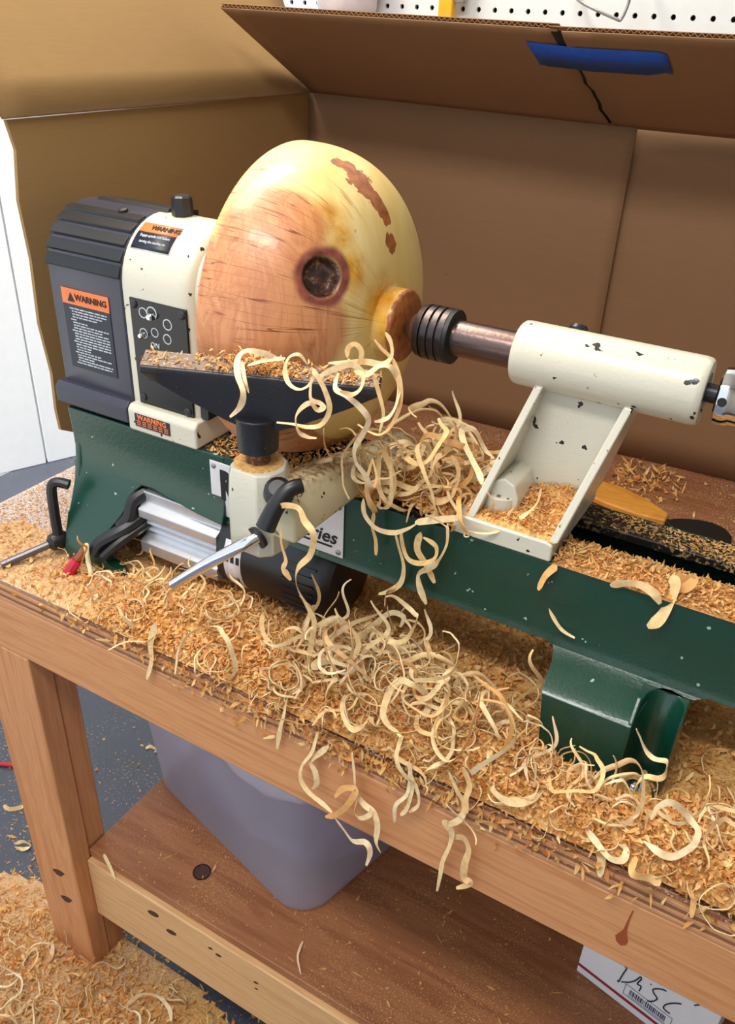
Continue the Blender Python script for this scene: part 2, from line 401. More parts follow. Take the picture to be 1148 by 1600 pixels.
def chips(pos, L, W, tilt=0.6, curl=1.6, S=4):
    """many loose curved chips as one vertex/quad array; pos is (n,3)"""
    n = len(pos); r = RNG
    L = r.uniform(L[0], L[1], n); W = r.uniform(W[0], W[1], n); cv = r.uniform(-0.2, curl, n)
    s = np.linspace(-0.5, 0.5, S)[None, :] * L[:, None]
    k = cv[:, None] / L[:, None] * 2.0
    kk = np.where(np.abs(k) < 1e-3, 1e-3, k)
    X = np.sin(s * kk) / kk; Z = (1 - np.cos(s * kk)) / kk
    taper = (1 - 0.75 * np.abs(np.linspace(-1, 1, S)) ** 3)[None, :]
    Yw = W[:, None] * 0.5 * taper
    a = np.stack([X, -Yw, Z], -1); b = np.stack([X, Yw, Z], -1)
    P = np.stack([a, b], 2).reshape(n, 2 * S, 3)
    yaw = r.uniform(0, 2 * PI, n); pit = r.normal(0, tilt, n); rol = r.normal(0, tilt, n) + PI * (r.random(n) < 0.5)
    def rot(P, ang, i, j):
        c, s_ = np.cos(ang)[:, None], np.sin(ang)[:, None]; Q = P.copy()
        Q[..., i] = c * P[..., i] - s_ * P[..., j]; Q[..., j] = s_ * P[..., i] + c * P[..., j]; return Q
    P = rot(rot(rot(P, rol, 1, 2), pit, 0, 2), yaw, 0, 1)
    P = P + np.asarray(pos)[:, None, :]
    base = (np.arange(n) * 2 * S)[:, None, None]
    q = np.array([[2 * i, 2 * i + 1, 2 * i + 3, 2 * i + 2] for i in range(S - 1)])[None]
    return P.reshape(-1, 3), (base + q).reshape(-1, 4)

def join_np(parts):
    V = []; F = []; mi = []; o = 0
    for (v, f, m) in parts:
        V.append(v); F.append(f + o); mi.append(np.full(len(f), m)); o += len(v)
    return np.concatenate(V), np.concatenate(F), np.concatenate(mi)

def heap_grid(h, x0, x1, y0, y1, step, z0, eps=0.0015):
    xs = np.arange(x0, x1, step); ys = np.arange(y0, y1, step)
    X, Y = np.meshgrid(xs, ys, indexing='ij'); H = h(X, Y)
    nz = np.array([[noise.noise((x * 90, y * 90, 3.1)) for y in ys] for x in xs])
    Z = z0 + H * (1 + 0.35 * nz)
    V = np.stack([X, Y, Z], -1).reshape(-1, 3); ny = len(ys)
    i, j = np.meshgrid(np.arange(len(xs) - 1), np.arange(ny - 1), indexing='ij')
    keep = (np.maximum.reduce([H[:-1, :-1], H[1:, :-1], H[:-1, 1:], H[1:, 1:]]) > eps)
    a = (i * ny + j)[keep]; F = np.stack([a, a + ny, a + ny + 1, a + 1], -1)
    return V, F

def stuff(name, parts, mats, label, cat):
    V, F, mi = join_np(parts); me = mesh_np(name, V, F, mats); me.polygons.foreach_set('material_index', mi.astype(np.int32))
    o = bpy.data.objects.new(name, me); COL.objects.link(o); return tag(o, label, cat, None, 'stuff')
RIBBONS = [
 ('pale shaving draped over the tool rest front near its middle, ending in a point', 0.008, [(-0.415,0.05,1.2106),(-0.4244,0.0382,1.2172),(-0.4326,0.0253,1.2214),(-0.4305,0.0107,1.2192),(-0.4196,-0.004,1.2113),(-0.408,-0.0128,1.202),(-0.4125,-0.0116,1.1878),(-0.4246,-0.0108,1.1746)]),
 ('short straight shaving lying along the tool rest top beside orange chips', 0.006, [(-0.4362,0.031,1.2052),(-0.4237,0.041,1.2101),(-0.4089,0.0499,1.2125)]),
 ('orange shaving tip hooked over the tool rest beside the pointed one', 0.005, [(-0.4264,0.0111,1.2174),(-0.4108,-0.006,1.2115),(-0.4077,-0.005,1.1989)]),
 ('round looped shaving standing on tool rest with long tail in front of blade', 0.006, [(-0.3721,0.0302,1.2211),(-0.3775,0.0257,1.2299),(-0.385,0.0223,1.2269),(-0.3879,0.02,1.217),(-0.3812,0.0144,1.2079),(-0.3667,0.0076,1.2075),(-0.3518,-0.0002,1.2166),(-0.3432,-0.0045,1.2279),(-0.343,-0.0075,1.2348),(-0.3377,-0.0096,1.2332),(-0.3299,-0.0095,1.2222),(-0.3243,-0.0106,1.2074),(-0.3302,-0.0126,1.1933),(-0.3436,-0.0125,1.1872),(-0.3582,-0.0112,1.1853),(-0.3764,-0.0093,1.1815)]),
 ('small double curl hanging in front of the black tool rest blade', 0.006, [(-0.3421,-0.0089,1.2296),(-0.3411,-0.0115,1.213),(-0.3315,-0.0129,1.2116),(-0.3273,-0.0142,1.2091),(-0.3317,-0.0166,1.2072),(-0.336,-0.0201,1.2131),(-0.3456,-0.0195,1.2052),(-0.3515,-0.0177,1.1945),(-0.3502,-0.0149,1.1826),(-0.3437,-0.0124,1.1784),(-0.3358,-0.0112,1.1788)]),
 ('small upright ring shaving on the right half of tool rest', 0.006, [(-0.3417,0.0438,1.2298),(-0.3426,0.0464,1.2373),(-0.3377,0.0493,1.2409),(-0.3326,0.0511,1.2357),(-0.3337,0.0517,1.2255),(-0.3402,0.0523,1.2209),(-0.3469,0.054,1.2244)]),
 ('broad shaving arching along tool rest right end then falling down', 0.008, [(-0.3568,0.0197,1.2157),(-0.3476,0.0309,1.222),(-0.335,0.0411,1.226),(-0.3236,0.0451,1.2188),(-0.3129,0.049,1.2273),(-0.305,0.0539,1.2258),(-0.2996,0.06,1.2121),(-0.2964,0.0511,1.1971),(-0.297,0.0409,1.1892),(-0.3014,0.0348,1.1861),(-0.3047,0.0288,1.1867)]),
 ('tallest shaving standing up at the tool rest right end', 0.008, [(-0.3209,0.0708,1.2482),(-0.3136,0.0678,1.2421),(-0.3102,0.0636,1.232),(-0.3158,0.0591,1.2247),(-0.33,0.0556,1.2251),(-0.3477,0.0533,1.2207),(-0.3645,0.051,1.2176)]),
 ('second upright shaving at tool rest right end with deep looped tail', 0.006, [(-0.3315,0.0712,1.2399),(-0.322,0.0666,1.2358),(-0.3068,0.0617,1.2284),(-0.2977,0.0576,1.2121),(-0.2955,0.0548,1.1934),(-0.3011,0.0522,1.1749),(-0.3122,0.0536,1.1629),(-0.3249,0.0563,1.1611),(-0.338,0.0589,1.1638)]),
 ('thin straight shaving hanging below tool rest right end', 0.005, [(-0.3172,0.0455,1.2201),(-0.3114,0.0459,1.2053),(-0.3065,0.0472,1.187),(-0.3107,0.0497,1.1667)]),
 ('long wavy shaving falling from tool rest across the cream tool rest base', 0.007, [(-0.3412,0.0293,1.221),(-0.3377,0.0197,1.2116),(-0.3219,0.0114,1.2117),(-0.3103,0.0144,1.203),(-0.3053,0.0193,1.1914),(-0.3152,0.0284,1.1725),(-0.3296,0.0409,1.1502),(-0.3333,0.0507,1.1312),(-0.3259,0.0563,1.1167),(-0.3232,0.0629,1.103),(-0.3242,0.0719,1.1088),(-0.3332,0.0799,1.1216)]),
 ('small loop shaving at the tool rest front edge right of middle', 0.006, [(-0.3249,0.0288,1.2261),(-0.3131,0.022,1.2275),(-0.3111,0.0157,1.2193),(-0.3151,0.0087,1.2153),(-0.3218,0.0004,1.2196)]),
 ('short shaving dropping from tool rest onto the lathe bed', 0.006, [(-0.3738,0.0594,1.1499),(-0.3815,0.0726,1.1283),(-0.3846,0.0852,1.1104),(-0.3867,0.0965,1.0998),(-0.4065,0.1072,1.086),(-0.4277,0.1188,1.0692)]),
 ('long wavy shaving hung over the black clamp handle down to the bench', 0.007, [(-0.3912,0.0105,1.0785),(-0.3842,0.0062,1.091),(-0.3626,0.0006,1.0988),(-0.3527,-0.0032,1.0901),(-0.3419,-0.0062,1.0816),(-0.3469,-0.0029,1.0567),(-0.3632,0.0008,1.033),(-0.3721,0.0112,1.0042),(-0.3663,0.0202,0.9775),(-0.3602,0.0241,0.9569),(-0.366,0.0289,0.926),(-0.3741,0.035,0.8919),(-0.3788,0.0411,0.8618)]),
 ('short shaving hanging below the black clamp handle with orange tip', 0.007, [(-0.3817,0.0012,1.0691),(-0.381,0.0007,1.0544),(-0.3754,-0.0006,1.0386),(-0.3776,-0.0012,1.0287),(-0.3706,-0.0005,1.0177)]),
 ('shaving hanging down the green bed with forked end', 0.007, [(-0.3274,0.1258,1.0194),(-0.3224,0.1255,1.0042),(-0.3152,0.1258,0.9823),(-0.3178,0.1274,0.9589),(-0.3315,0.1296,0.941),(-0.3458,0.1312,0.9298)]),
 ('short fork of shaving below the pile on the green bed', 0.006, [(-0.3241,0.1277,0.9489),(-0.3335,0.1268,0.9412),(-0.3353,0.1273,0.9202)]),
 ('shaving curling down the green bed face right of the fork', 0.008, [(-0.2983,0.1238,1.0306),(-0.3011,0.1252,1.0087),(-0.2899,0.1274,0.9909),(-0.2802,0.1292,0.9718)]),
 ('lowest shaving hanging on green bed face under the curl pile', 0.008, [(-0.2757,0.1241,1.0033),(-0.2866,0.126,0.9895),(-0.2977,0.1277,0.9773),(-0.2956,0.128,0.96),(-0.2867,0.1275,0.9428)]),
 ('wide loop shaving hanging left of the pile over bed edge', 0.006, [(-0.3636,0.1202,1.0502),(-0.3596,0.1171,1.0347),(-0.3435,0.1129,1.0256),(-0.3239,0.1126,1.0269),(-0.3111,0.1178,1.0326),(-0.3024,0.1243,1.0395)]),
 ('brown shaving hanging left of the pile on the green bed', 0.007, [(-0.3504,0.1211,1.0375),(-0.3536,0.1243,1.0179),(-0.35,0.1264,1.0008),(-0.3504,0.1288,0.9809)]),
 ('looped shaving low on bed face below the pile middle', 0.006, [(-0.2912,0.116,1.0313),(-0.2771,0.1165,1.0255),(-0.2776,0.1172,1.0099),(-0.2933,0.1191,0.9972),(-0.3091,0.122,0.9955),(-0.318,0.1245,1.0098),(-0.3212,0.1257,1.0249)]),
 ('arched shaving hanging at the right of the loops on bed face', 0.006, [(-0.2682,0.12,1.0528),(-0.2676,0.1216,1.0294),(-0.2746,0.1244,1.007),(-0.2818,0.1282,0.9963)]),
 ('long bold shaving snaking over the middle of bed pile', 0.009, [(-0.3021,0.199,1.1202),(-0.3063,0.1904,1.1074),(-0.3041,0.1829,1.0952),(-0.3129,0.1754,1.0856),(-0.3065,0.1652,1.07),(-0.3118,0.1526,1.0562),(-0.3177,0.1403,1.0488),(-0.3172,0.1292,1.0329)]),
 ('bent broad shaving on the right of bed pile', 0.009, [(-0.2922,0.1689,1.0997),(-0.2796,0.1625,1.089),(-0.2812,0.1561,1.0644),(-0.2923,0.1485,1.0563),(-0.2997,0.1398,1.0645)]),
 ('arching shaving behind bed pile near tailstock rib', 0.007, [(-0.2977,0.1998,1.1185),(-0.2904,0.191,1.1084),(-0.2761,0.1811,1.0977),(-0.261,0.17,1.0881),(-0.2526,0.1589,1.0831)]),
 ('horizontal pale shaving across the front of bed pile', 0.007, [(-0.3716,0.1309,1.0491),(-0.3547,0.1351,1.064),(-0.3372,0.1381,1.069),(-0.3193,0.141,1.0658),(-0.3029,0.145,1.0723),(-0.281,0.1501,1.0752)]),
 ('straight pale shaving at the tail foot corner on the bed pile', 0.008, [(-0.304,0.1211,1.0415),(-0.282,0.1252,1.0502),(-0.2589,0.129,1.0583)]),
 ('loose looped shaving hanging furthest left over the bench edge cluster', 0.006, [(-0.3344,-0.0077,0.8465),(-0.339,-0.0109,0.8181),(-0.3495,-0.0131,0.7943),(-0.3509,-0.0141,0.7742),(-0.3404,-0.015,0.7608),(-0.3221,-0.017,0.7568),(-0.3075,-0.0201,0.7554)]),
 ('thick shaving sticking out left at the bottom of hanging cluster', 0.008, [(-0.3152,-0.0208,0.7442),(-0.3032,-0.0203,0.755),(-0.2911,-0.0186,0.7746),(-0.2824,-0.0166,0.7981),(-0.2871,-0.0156,0.8008),(-0.2987,-0.0158,0.7923),(-0.3069,-0.016,0.7751)]),
 ('long shaving hanging down through the middle of the hanging cluster', 0.007, [(-0.2923,-0.0092,0.8431),(-0.2882,-0.0104,0.818),(-0.285,-0.0112,0.7945),(-0.2748,-0.0129,0.7825),(-0.2612,-0.0158,0.7808),(-0.2541,-0.019,0.7685),(-0.2534,-0.0211,0.7471),(-0.247,-0.022,0.735)]),
 ('lowest pointed shaving of the hanging cluster above the bin', 0.007, [(-0.3048,-0.0185,0.7478),(-0.2933,-0.0176,0.734),(-0.282,-0.0176,0.7245),(-0.2666,-0.0189,0.7339),(-0.2599,-0.0205,0.7243),(-0.2632,-0.0211,0.7016)]),
 ('ring shaving inside the hanging cluster above the bin', 0.006, [(-0.2791,-0.0173,0.791),(-0.2819,-0.0168,0.7719),(-0.2753,-0.0176,0.765),(-0.2633,-0.0188,0.7792),(-0.2628,-0.0192,0.7899)]),
 ('small curl left of the hanging cluster on the apron', 0.007, [(-0.3214,-0.0068,0.834),(-0.3295,-0.0087,0.8215),(-0.3402,-0.0111,0.8045),(-0.3335,-0.0128,0.7934),(-0.3317,-0.0132,0.778),(-0.3373,-0.0131,0.766)]),
 ('forked shaving on apron, left prong thin and bent', 0.005, [(-0.2315,-0.0054,0.8622),(-0.2279,-0.0076,0.845),(-0.229,-0.0092,0.8207),(-0.2399,-0.0095,0.7979),(-0.2398,-0.0092,0.7727)]),
 ('middle prong of the forked shaving on apron', 0.006, [(-0.2265,-0.0075,0.8488),(-0.2242,-0.0092,0.83),(-0.2271,-0.0096,0.8029),(-0.2338,-0.0093,0.7878)]),
 ('right curled prong of the forked shaving on apron', 0.005, [(-0.2238,-0.0082,0.8433),(-0.217,-0.0087,0.8276),(-0.2164,-0.0084,0.8118),(-0.2251,-0.0088,0.7975)]),
 ('longest shaving hanging down the apron, like a dangling leg', 0.007, [(-0.1885,-0.0088,0.8756),(-0.1788,-0.0087,0.8575),(-0.169,-0.0092,0.8427),(-0.1706,-0.011,0.8263),(-0.1793,-0.0134,0.8147),(-0.1844,-0.0152,0.8154),(-0.177,-0.0136,0.8042),(-0.1777,-0.0116,0.7818),(-0.1829,-0.0104,0.7531),(-0.184,-0.0105,0.7278),(-0.1851,-0.0109,0.7051)]),
 ('right leg shaving on apron with bent white foot', 0.008, [(-0.1781,-0.0116,0.7932),(-0.1662,-0.0108,0.8013),(-0.1582,-0.0113,0.7899),(-0.1596,-0.0125,0.7687),(-0.1585,-0.0132,0.7497),(-0.1517,-0.0126,0.7442),(-0.1649,-0.0113,0.7251)]),
 ('broad short shaving above the dangling leg shavings', 0.01, [(-0.1766,-0.0048,0.8848),(-0.1677,-0.0072,0.8688),(-0.1684,-0.0104,0.8534),(-0.1663,-0.0132,0.8386)]),
 ('thin orange shaving hanging alone left of cluster on apron', 0.007, [(-0.3728,0.0209,0.8689),(-0.38,0.0067,0.8608),(-0.3762,-0.0072,0.8489),(-0.3827,-0.0068,0.8194),(-0.3877,-0.0055,0.7906)]),
 ('twisted tan shaving hanging alone over apron below the motor', 0.009, [(-0.5589,0.0048,0.8823),(-0.565,-0.0005,0.8544),(-0.5622,-0.0045,0.8327),(-0.5708,-0.0076,0.8025)]),
 ('shaving hanging over ply edge at far right of bench', 0.006, [(0.0116,0.0189,0.8602),(0.0259,0.0097,0.8567),(0.0361,0.0016,0.8496),(0.0397,-0.0068,0.8339)]),
 ('short straight shaving poking over ply edge right of middle', 0.009, [(-0.0474,0.009,0.8457),(-0.0414,0.0021,0.8418),(-0.0387,-0.0049,0.8283)]),
 ('long straight shaving lying across the heap toward the green foot', 0.007, [(-0.2407,0.0573,0.885),(-0.2174,0.0605,0.8852),(-0.1925,0.0593,0.8843),(-0.1734,0.0596,0.8823),(-0.1671,0.0517,0.8805),(-0.1649,0.0302,0.88),(-0.1617,0.0188,0.8804)]),
 ('pale bold shaving lying level across the heap top', 0.01, [(-0.3265,0.0443,0.901),(-0.3084,0.0614,0.8994),(-0.2953,0.0836,0.8966),(-0.2887,0.0991,0.8939)]),
 ('wide pale shaving on left shoulder of the heap', 0.01, [(-0.3605,0.0212,0.8961),(-0.3599,0.035,0.8967),(-0.3477,0.0461,0.8973),(-0.3376,0.0606,0.899)]),
 ('long shaving bowed over the right shoulder of the heap', 0.008, [(-0.2935,0.0873,0.9001),(-0.2739,0.0961,0.8953),(-0.2538,0.1037,0.8914),(-0.2385,0.1047,0.8888),(-0.2296,0.0999,0.8861)]),
 ('large ring shaving in the centre of the heap', 0.006, [(-0.2943,0.0244,0.8841),(-0.2858,0.0121,0.8834),(-0.2819,-0.0056,0.8839),(-0.2869,-0.0182,0.8845),(-0.3022,-0.0098,0.884),(-0.315,0.0077,0.8824),(-0.3186,0.0301,0.8809),(-0.3097,0.042,0.8806),(-0.2928,0.0402,0.8813),(-0.2782,0.0227,0.8817),(-0.2725,0.0023,0.8808)]),
 ('snaking pale shaving down the heap front right of the ring', 0.008, [(-0.2857,0.0884,0.8939),(-0.2679,0.0725,0.8898),(-0.2588,0.0521,0.886),(-0.2631,0.033,0.8811),(-0.2595,0.0264,0.8733),(-0.2477,0.025,0.8656),(-0.2419,0.0111,0.859)]),
 ('short upright shaving on right side of heap', 0.007, [(-0.2523,0.1009,0.8897),(-0.2494,0.0743,0.8884),(-0.2414,0.0611,0.8861)]),
 ('thin open ring shaving standing behind the heap', 0.003, [(-0.3177,0.14,0.9008),(-0.3017,0.1443,0.9002),(-0.2872,0.1334,0.8982),(-0.2863,0.1149,0.8961),(-0.2975,0.1028,0.8949),(-0.3076,0.0941,0.8949)]),
 ('arched shaving at the back left of the heap', 0.008, [(-0.3717,0.0642,0.8962),(-0.3884,0.0843,0.8966),(-0.388,0.1033,0.8966),(-0.3738,0.1015,0.8976),(-0.3603,0.0818,0.8998)]),
 ('long shaving looping along the back of the heap', 0.007, [(-0.3563,0.0643,0.8955),(-0.3463,0.0938,0.8962),(-0.3425,0.1214,0.8978),(-0.335,0.1433,0.9007),(-0.3179,0.14,0.9039),(-0.3114,0.1199,0.9061)]),
 ('wide U shaped shaving at bench edge before the green foot', 0.009, [(-0.1541,0.0215,0.8643),(-0.1495,0.0052,0.8648),(-0.1362,-0.0034,0.8666),(-0.1231,-0.0018,0.8688),(-0.1129,0.0076,0.8702),(-0.1078,0.0227,0.8702)]),
 ('shaving leading right from the long straight one', 0.007, [(-0.2251,0.028,0.8738),(-0.2042,0.0298,0.8732),(-0.1877,0.03,0.8732),(-0.1743,0.0478,0.8724),(-0.1547,0.0574,0.8703)]),
 ('shaving bent like a hook at the foot of the heap', 0.007, [(-0.293,0.0492,0.8894),(-0.2772,0.0586,0.8869),(-0.2644,0.0591,0.8837),(-0.2545,0.0557,0.8792),(-0.2418,0.0365,0.8742)]),
 ('pale fat shaving below the bolt of the green foot', 0.012, [(-0.093,0.0345,0.8625),(-0.0809,0.0236,0.8645),(-0.0686,0.0207,0.8652),(-0.0659,0.0164,0.8653)]),
 ('long shaving running right below the bolted green foot', 0.006, [(-0.0678,0.0192,0.8632),(-0.0482,0.019,0.864),(-0.0343,0.0087,0.8641),(-0.0214,0.008,0.8648)]),
 ('hooked shaving at the bench edge below the green foot', 0.007, [(-0.0636,0.0106,0.8628),(-0.0473,-0.0014,0.8623),(-0.0341,-0.0096,0.8624),(-0.0246,-0.0067,0.8638),(-0.0245,0.003,0.8658),(-0.031,0.0043,0.8672)]),
 ('large arched shaving right of the green foot', 0.006, [(-0.0254,0.0221,0.8616),(-0.034,0.0279,0.87),(-0.0297,0.0349,0.8797),(-0.0136,0.0398,0.8809),(0.0014,0.0401,0.8724),(0.006,0.0352,0.8625)]),
 ('small ring shaving right of the green foot', 0.008, [(0.0003,0.0387,0.8608),(-0.0079,0.0326,0.862),(-0.01,0.0202,0.864),(-0.0042,0.0144,0.8656),(0.0025,0.0245,0.8659),(-0.0025,0.0385,0.8654)]),
 ('shaving curved like a smile far right on the sawdust', 0.007, [(0.0088,0.0743,0.8471),(0.0244,0.0693,0.8493),(0.0375,0.0758,0.8512),(0.0435,0.0935,0.8517),(0.0408,0.1062,0.8515)]),
 ('block of flat shaving at the bench edge on the right', 0.01, [(-0.0164,0.0033,0.8622),(-0.0131,-0.0158,0.8645),(0.0002,-0.0136,0.8655),(0.0093,-0.0147,0.8656)]),
 ('curled shaving at the frame edge on the right bench corner', 0.008, [(0.058,0.0505,0.8631),(0.0461,0.0403,0.8643),(0.0445,0.0251,0.8644),(0.0481,0.0149,0.8648)]),
 ('shaving looping low on the right sawdust', 0.01, [(0.0422,0.0775,0.847),(0.0523,0.0792,0.8478),(0.0578,0.0684,0.8489)]),
 ('dark shadowed shaving on sawdust behind the green foot', 0.006, [(0.0018,0.167,0.846),(0.0148,0.1797,0.8462),(0.027,0.1762,0.8477),(0.0374,0.1943,0.8502)]),
 ('long thin shaving dangling down green bed right of tail foot', 0.005, [(-0.1575,0.149,1.0257),(-0.165,0.146,1.0159),(-0.1681,0.1441,1.0011),(-0.1612,0.1421,0.9862),(-0.1555,0.1389,0.9742),(-0.1435,0.1347,0.9656),(-0.129,0.1308,0.9647)]),
 ('short broad shaving over green bed edge right of tail foot', 0.009, [(-0.1608,0.1389,1.0333),(-0.1686,0.135,1.021),(-0.1724,0.1311,1.0048)]),
 ('white frayed shaving hanging over green bed on the right', 0.012, [(-0.0598,0.1499,1.0543),(-0.0547,0.1455,1.0466),(-0.0555,0.14,1.0286),(-0.0599,0.1334,1.0146),(-0.067,0.1269,1.0082)]),
 ('bent shaving on bed top beside the frayed one', 0.01, [(-0.0582,0.1559,1.0501),(-0.0481,0.1548,1.0517),(-0.041,0.1526,1.0568),(-0.0452,0.1502,1.0476),(-0.0534,0.149,1.0414)]),
 ('orange arched shaving on the bed edge left of the frayed one', 0.009, [(-0.1082,0.1361,1.0324),(-0.0969,0.1344,1.0409),(-0.0832,0.1325,1.0457),(-0.0692,0.1317,1.0419),(-0.0621,0.132,1.033)]),
 ('curved shaving leaning inside the tailstock foot tray', 0.006, [(-0.2003,0.1827,1.0853),(-0.1961,0.164,1.0791),(-0.1998,0.1456,1.0739),(-0.2047,0.1405,1.0699)]),
 ('white shaving on the shelf rail by the left leg', 0.006, [(-0.7695,0.0371,0.2992),(-0.7482,0.029,0.2903),(-0.731,0.0213,0.2828)]),
 ('thin shaving lying on the lower shelf front edge', 0.004, [(-0.415,0.0824,0.2988),(-0.4081,0.0592,0.2996),(-0.3884,0.0387,0.3009)]),
 ('curled shaving alone on the dark floor behind the left leg', 0.008, [(-1.0865,0.4322,0.0035),(-1.0809,0.4428,0.0048),(-1.062,0.4422,0.0052),(-1.0609,0.4343,0.0043)]),
 ('curved shaving on blue floor left of the leg', 0.012, [(-1.2273,0.1538,0.0047),(-1.208,0.155,0.0052),(-1.1944,0.1694,0.0044),(-1.1956,0.1771,0.0032)]),
 ('ring shaving on blue floor left of the leg', 0.008, [(-1.1277,0.1008,0.0072),(-1.1191,0.1142,0.0065),(-1.0994,0.1154,0.0053),(-1.1059,0.1025,0.0048),(-1.1237,0.0971,0.0057)]),
 ('large arched shaving in the floor pile by the leg', 0.01, [(-0.8921,-0.0567,0.0306),(-0.8717,-0.0632,0.0327),(-0.8668,-0.0376,0.0355),(-0.8817,-0.0173,0.0396)]),
 ('thin arched shaving at the right of the floor pile', 0.009, [(-0.6992,-0.0325,0.0295),(-0.6866,-0.0048,0.0388),(-0.6558,0.0037,0.0494),(-0.6301,0.0025,0.0407),(-0.6163,-0.0085,0.0312)]),
 ('pale ringlet on the left of the floor pile', 0.012, [(-0.8531,-0.0731,0.0288),(-0.8489,-0.0538,0.0343),(-0.8236,-0.0461,0.0406),(-0.7998,-0.0523,0.0462)]),
]

# ============================================================ large structure
T = 0.84
def st(o): return tag(o, kind='structure')
st(MB().box((-2.42, -4.0, -0.12), (3.0, 1.6, 0.0)).build('floor', M['floor']))
st(MB().box((-1.9, -1.0, 2.70), (3.0, 1.2, 2.80)).build('ceiling', M['wallm']))
st(MB().box((0.22, -1.0, 0.0), (2.2, -0.9, 2.70)).build('wall_front', M['wallm']))  # unseen wall added behind the camera to darken the right side
wb = st(MB().box((-1.28, 0.945, 0.0), (3.0, 1.05, 2.70)).build('wall_back', M['wallm']))
st(MB().box((2.2, -1.0, 0.0), (2.3, 0.945, 2.70)).build('wall_right', M['wallm']))  # unseen wall added to block light from the right
tag(MB().box((-30, -30, -0.22), (30, 30, -0.125)).build('ground', M['concrete']), kind='structure')
# white door leaves outside, past the end of the floor
d1 = MB(); A = Vector((-2.70, 0.55, 0)); Bv = Vector((-2.362, 1.285, 0)); Cv = Vector((-2.0, 2.08, 0))
def leaf(a, b):
    dr = (b - a).normalized(); nrm = Vector((-dr.y, dr.x, 0)) * 0.04
    return [a, b, b + nrm, a + nrm, a + Vector((0, 0, 2.6)), b + Vector((0, 0, 2.6)), b + nrm + Vector((0, 0, 2.6)), a + nrm + Vector((0, 0, 2.6))]
gap = (Bv - A).normalized() * 0.003
door = st(MB().hexa(leaf(A - (Bv - A) * 1.5, Bv - gap)).build('door_1', M['white'], bevel=0.004))
MB().hexa(leaf(Bv + gap, Cv + (Cv - Bv))).build('door_leaf', M['white'], door, bevel=0.004)

# pegboard with real holes, screwed to the back wall
pb = MB(); stp = 0.0280; px0, pz0 = -0.664 - 14 * stp, 1.487 - 3 * stp; YP = 0.92; nx, nz = 44, 7
for i in range(nx):
    for j in range(nz):
        cx, cz = px0 + i * stp, pz0 + j * stp; h = stp / 2; r = 0.0040
        o8 = [(-h, -h), (0, -h), (h, -h), (h, 0), (h, h), (0, h), (-h, h), (-h, 0)]
        a8 = [math.atan2(b, a) for a, b in o8]
        ring = [(cx + a, YP, cz + b) for a, b in o8] + [(cx + r * math.cos(q), YP, cz + r * math.sin(q)) for q in a8] + [(cx + r * math.cos(q), YP + 0.005, cz + r * math.sin(q)) for q in a8]
        pb.add(ring, [(k, (k + 1) % 8, 8 + (k + 1) % 8, 8 + k) for k in range(8)] + [(8 + k, 8 + (k + 1) % 8, 16 + (k + 1) % 8, 16 + k) for k in range(8)])
xl, xr, zb, zt = px0 - stp / 2, px0 + (nx - .5) * stp, pz0 - stp / 2, pz0 + (nz - .5) * stp
pb.add([(-1.25, YP, zt), (2.1, YP, zt), (2.1, YP, 2.5), (-1.25, YP, 2.5)], [(0, 1, 2, 3)])
pb.add([(-1.25, YP, 1.0), (2.1, YP, 1.0), (2.1, YP, zb), (-1.25, YP, zb)], [(0, 1, 2, 3)])
pb.add([(-1.25, YP, zb), (xl, YP, zb), (xl, YP, zt), (-1.25, YP, zt)], [(0, 1, 2, 3)])
pb.add([(xr, YP, zb), (2.1, YP, zb), (2.1, YP, zt), (xr, YP, zt)], [(0, 1, 2, 3)])
pego = pb.build('pegboard', M['peg'], wb, smooth=0)
MB().box((-1.25, YP + 0.012, 1.0), (2.1, YP + 0.02, 2.5)).build('pegboard_batten', M['darkhole'], wb)  # dark sheet added behind the holes to stand in for their shade

# ============================================================ workbench
wbn = thing('workbench', (-0.4, 0.4, 0), 'wooden workbench with plywood edge, fir apron and a lower plywood shelf', 'workbench')
MB().box((-0.98, 0.003, T - 0.006), (0.75, 0.86, T)).build('bench_top', M['bench'], wbn, bevel=0.0015)
zl = T - 0.0062
for i in range(5):
    hgt = 0.0050; sb = 0.0 if i % 2 == 0 else 0.0012
    MB().box((-0.98 + sb, sb, zl - hgt + 0.0002), (0.75, 0.86 - sb, zl)).build('plywood_layer', M['ply2'] if i % 2 else M['ply1'], wbn, bevel=0.0006)
    zl -= hgt
za = zl
ap = MB().box((-0.955, 0.0, za - 0.0895), (0.75, 0.038, za - 0.0005)).build('apron', M['fir'], wbn, bevel=0.003)
MB().box((-0.955, 0.81, za - 0.0895), (0.75, 0.85, za - 0.0005)).build('apron', M['fir'], wbn, bevel=0.003)
MB().box((-0.955, 0.039, za - 0.0895), (-0.917, 0.809, za - 0.0005)).build('apron', M['fir'], wbn, bevel=0.003)
zt_ = za - 0.090
def leg(x0, x1, y0, y1):
    return MB().box((x0, y0, 0.0), (x1, y1, zt_)).build('leg', M['firV'], wbn, bevel=0.003)
lg = leg(-0.898, -0.80, 0.0, 0.036); lg2 = leg(-0.895, -0.803, 0.0365, 0.072)
leg(-0.95, -0.86, 0.772, 0.808); leg(0.62, 0.72, 0.0, 0.036); leg(0.62, 0.72, 0.0365, 0.072); leg(0.62, 0.71, 0.772, 0.808)
for xx, yy, zz in ((-0.842, -0.0004, 0.243), (-0.838, -0.0004, 0.176)):
    k = [(xx + 0.013 * math.cos(a) * (1 + .25 * math.sin(3 * a)), yy, zz + 0.009 * math.sin(a + .5)) for a in [2 * PI * i / 14 for i in range(14)]]
    MB().prism([(p[0], p[2]) for p in k], 0, 1, lambda p, q, y=yy: (p[0], y + q * 0.001, p[1])).build('knot', M['knot'], lg, smooth=0)
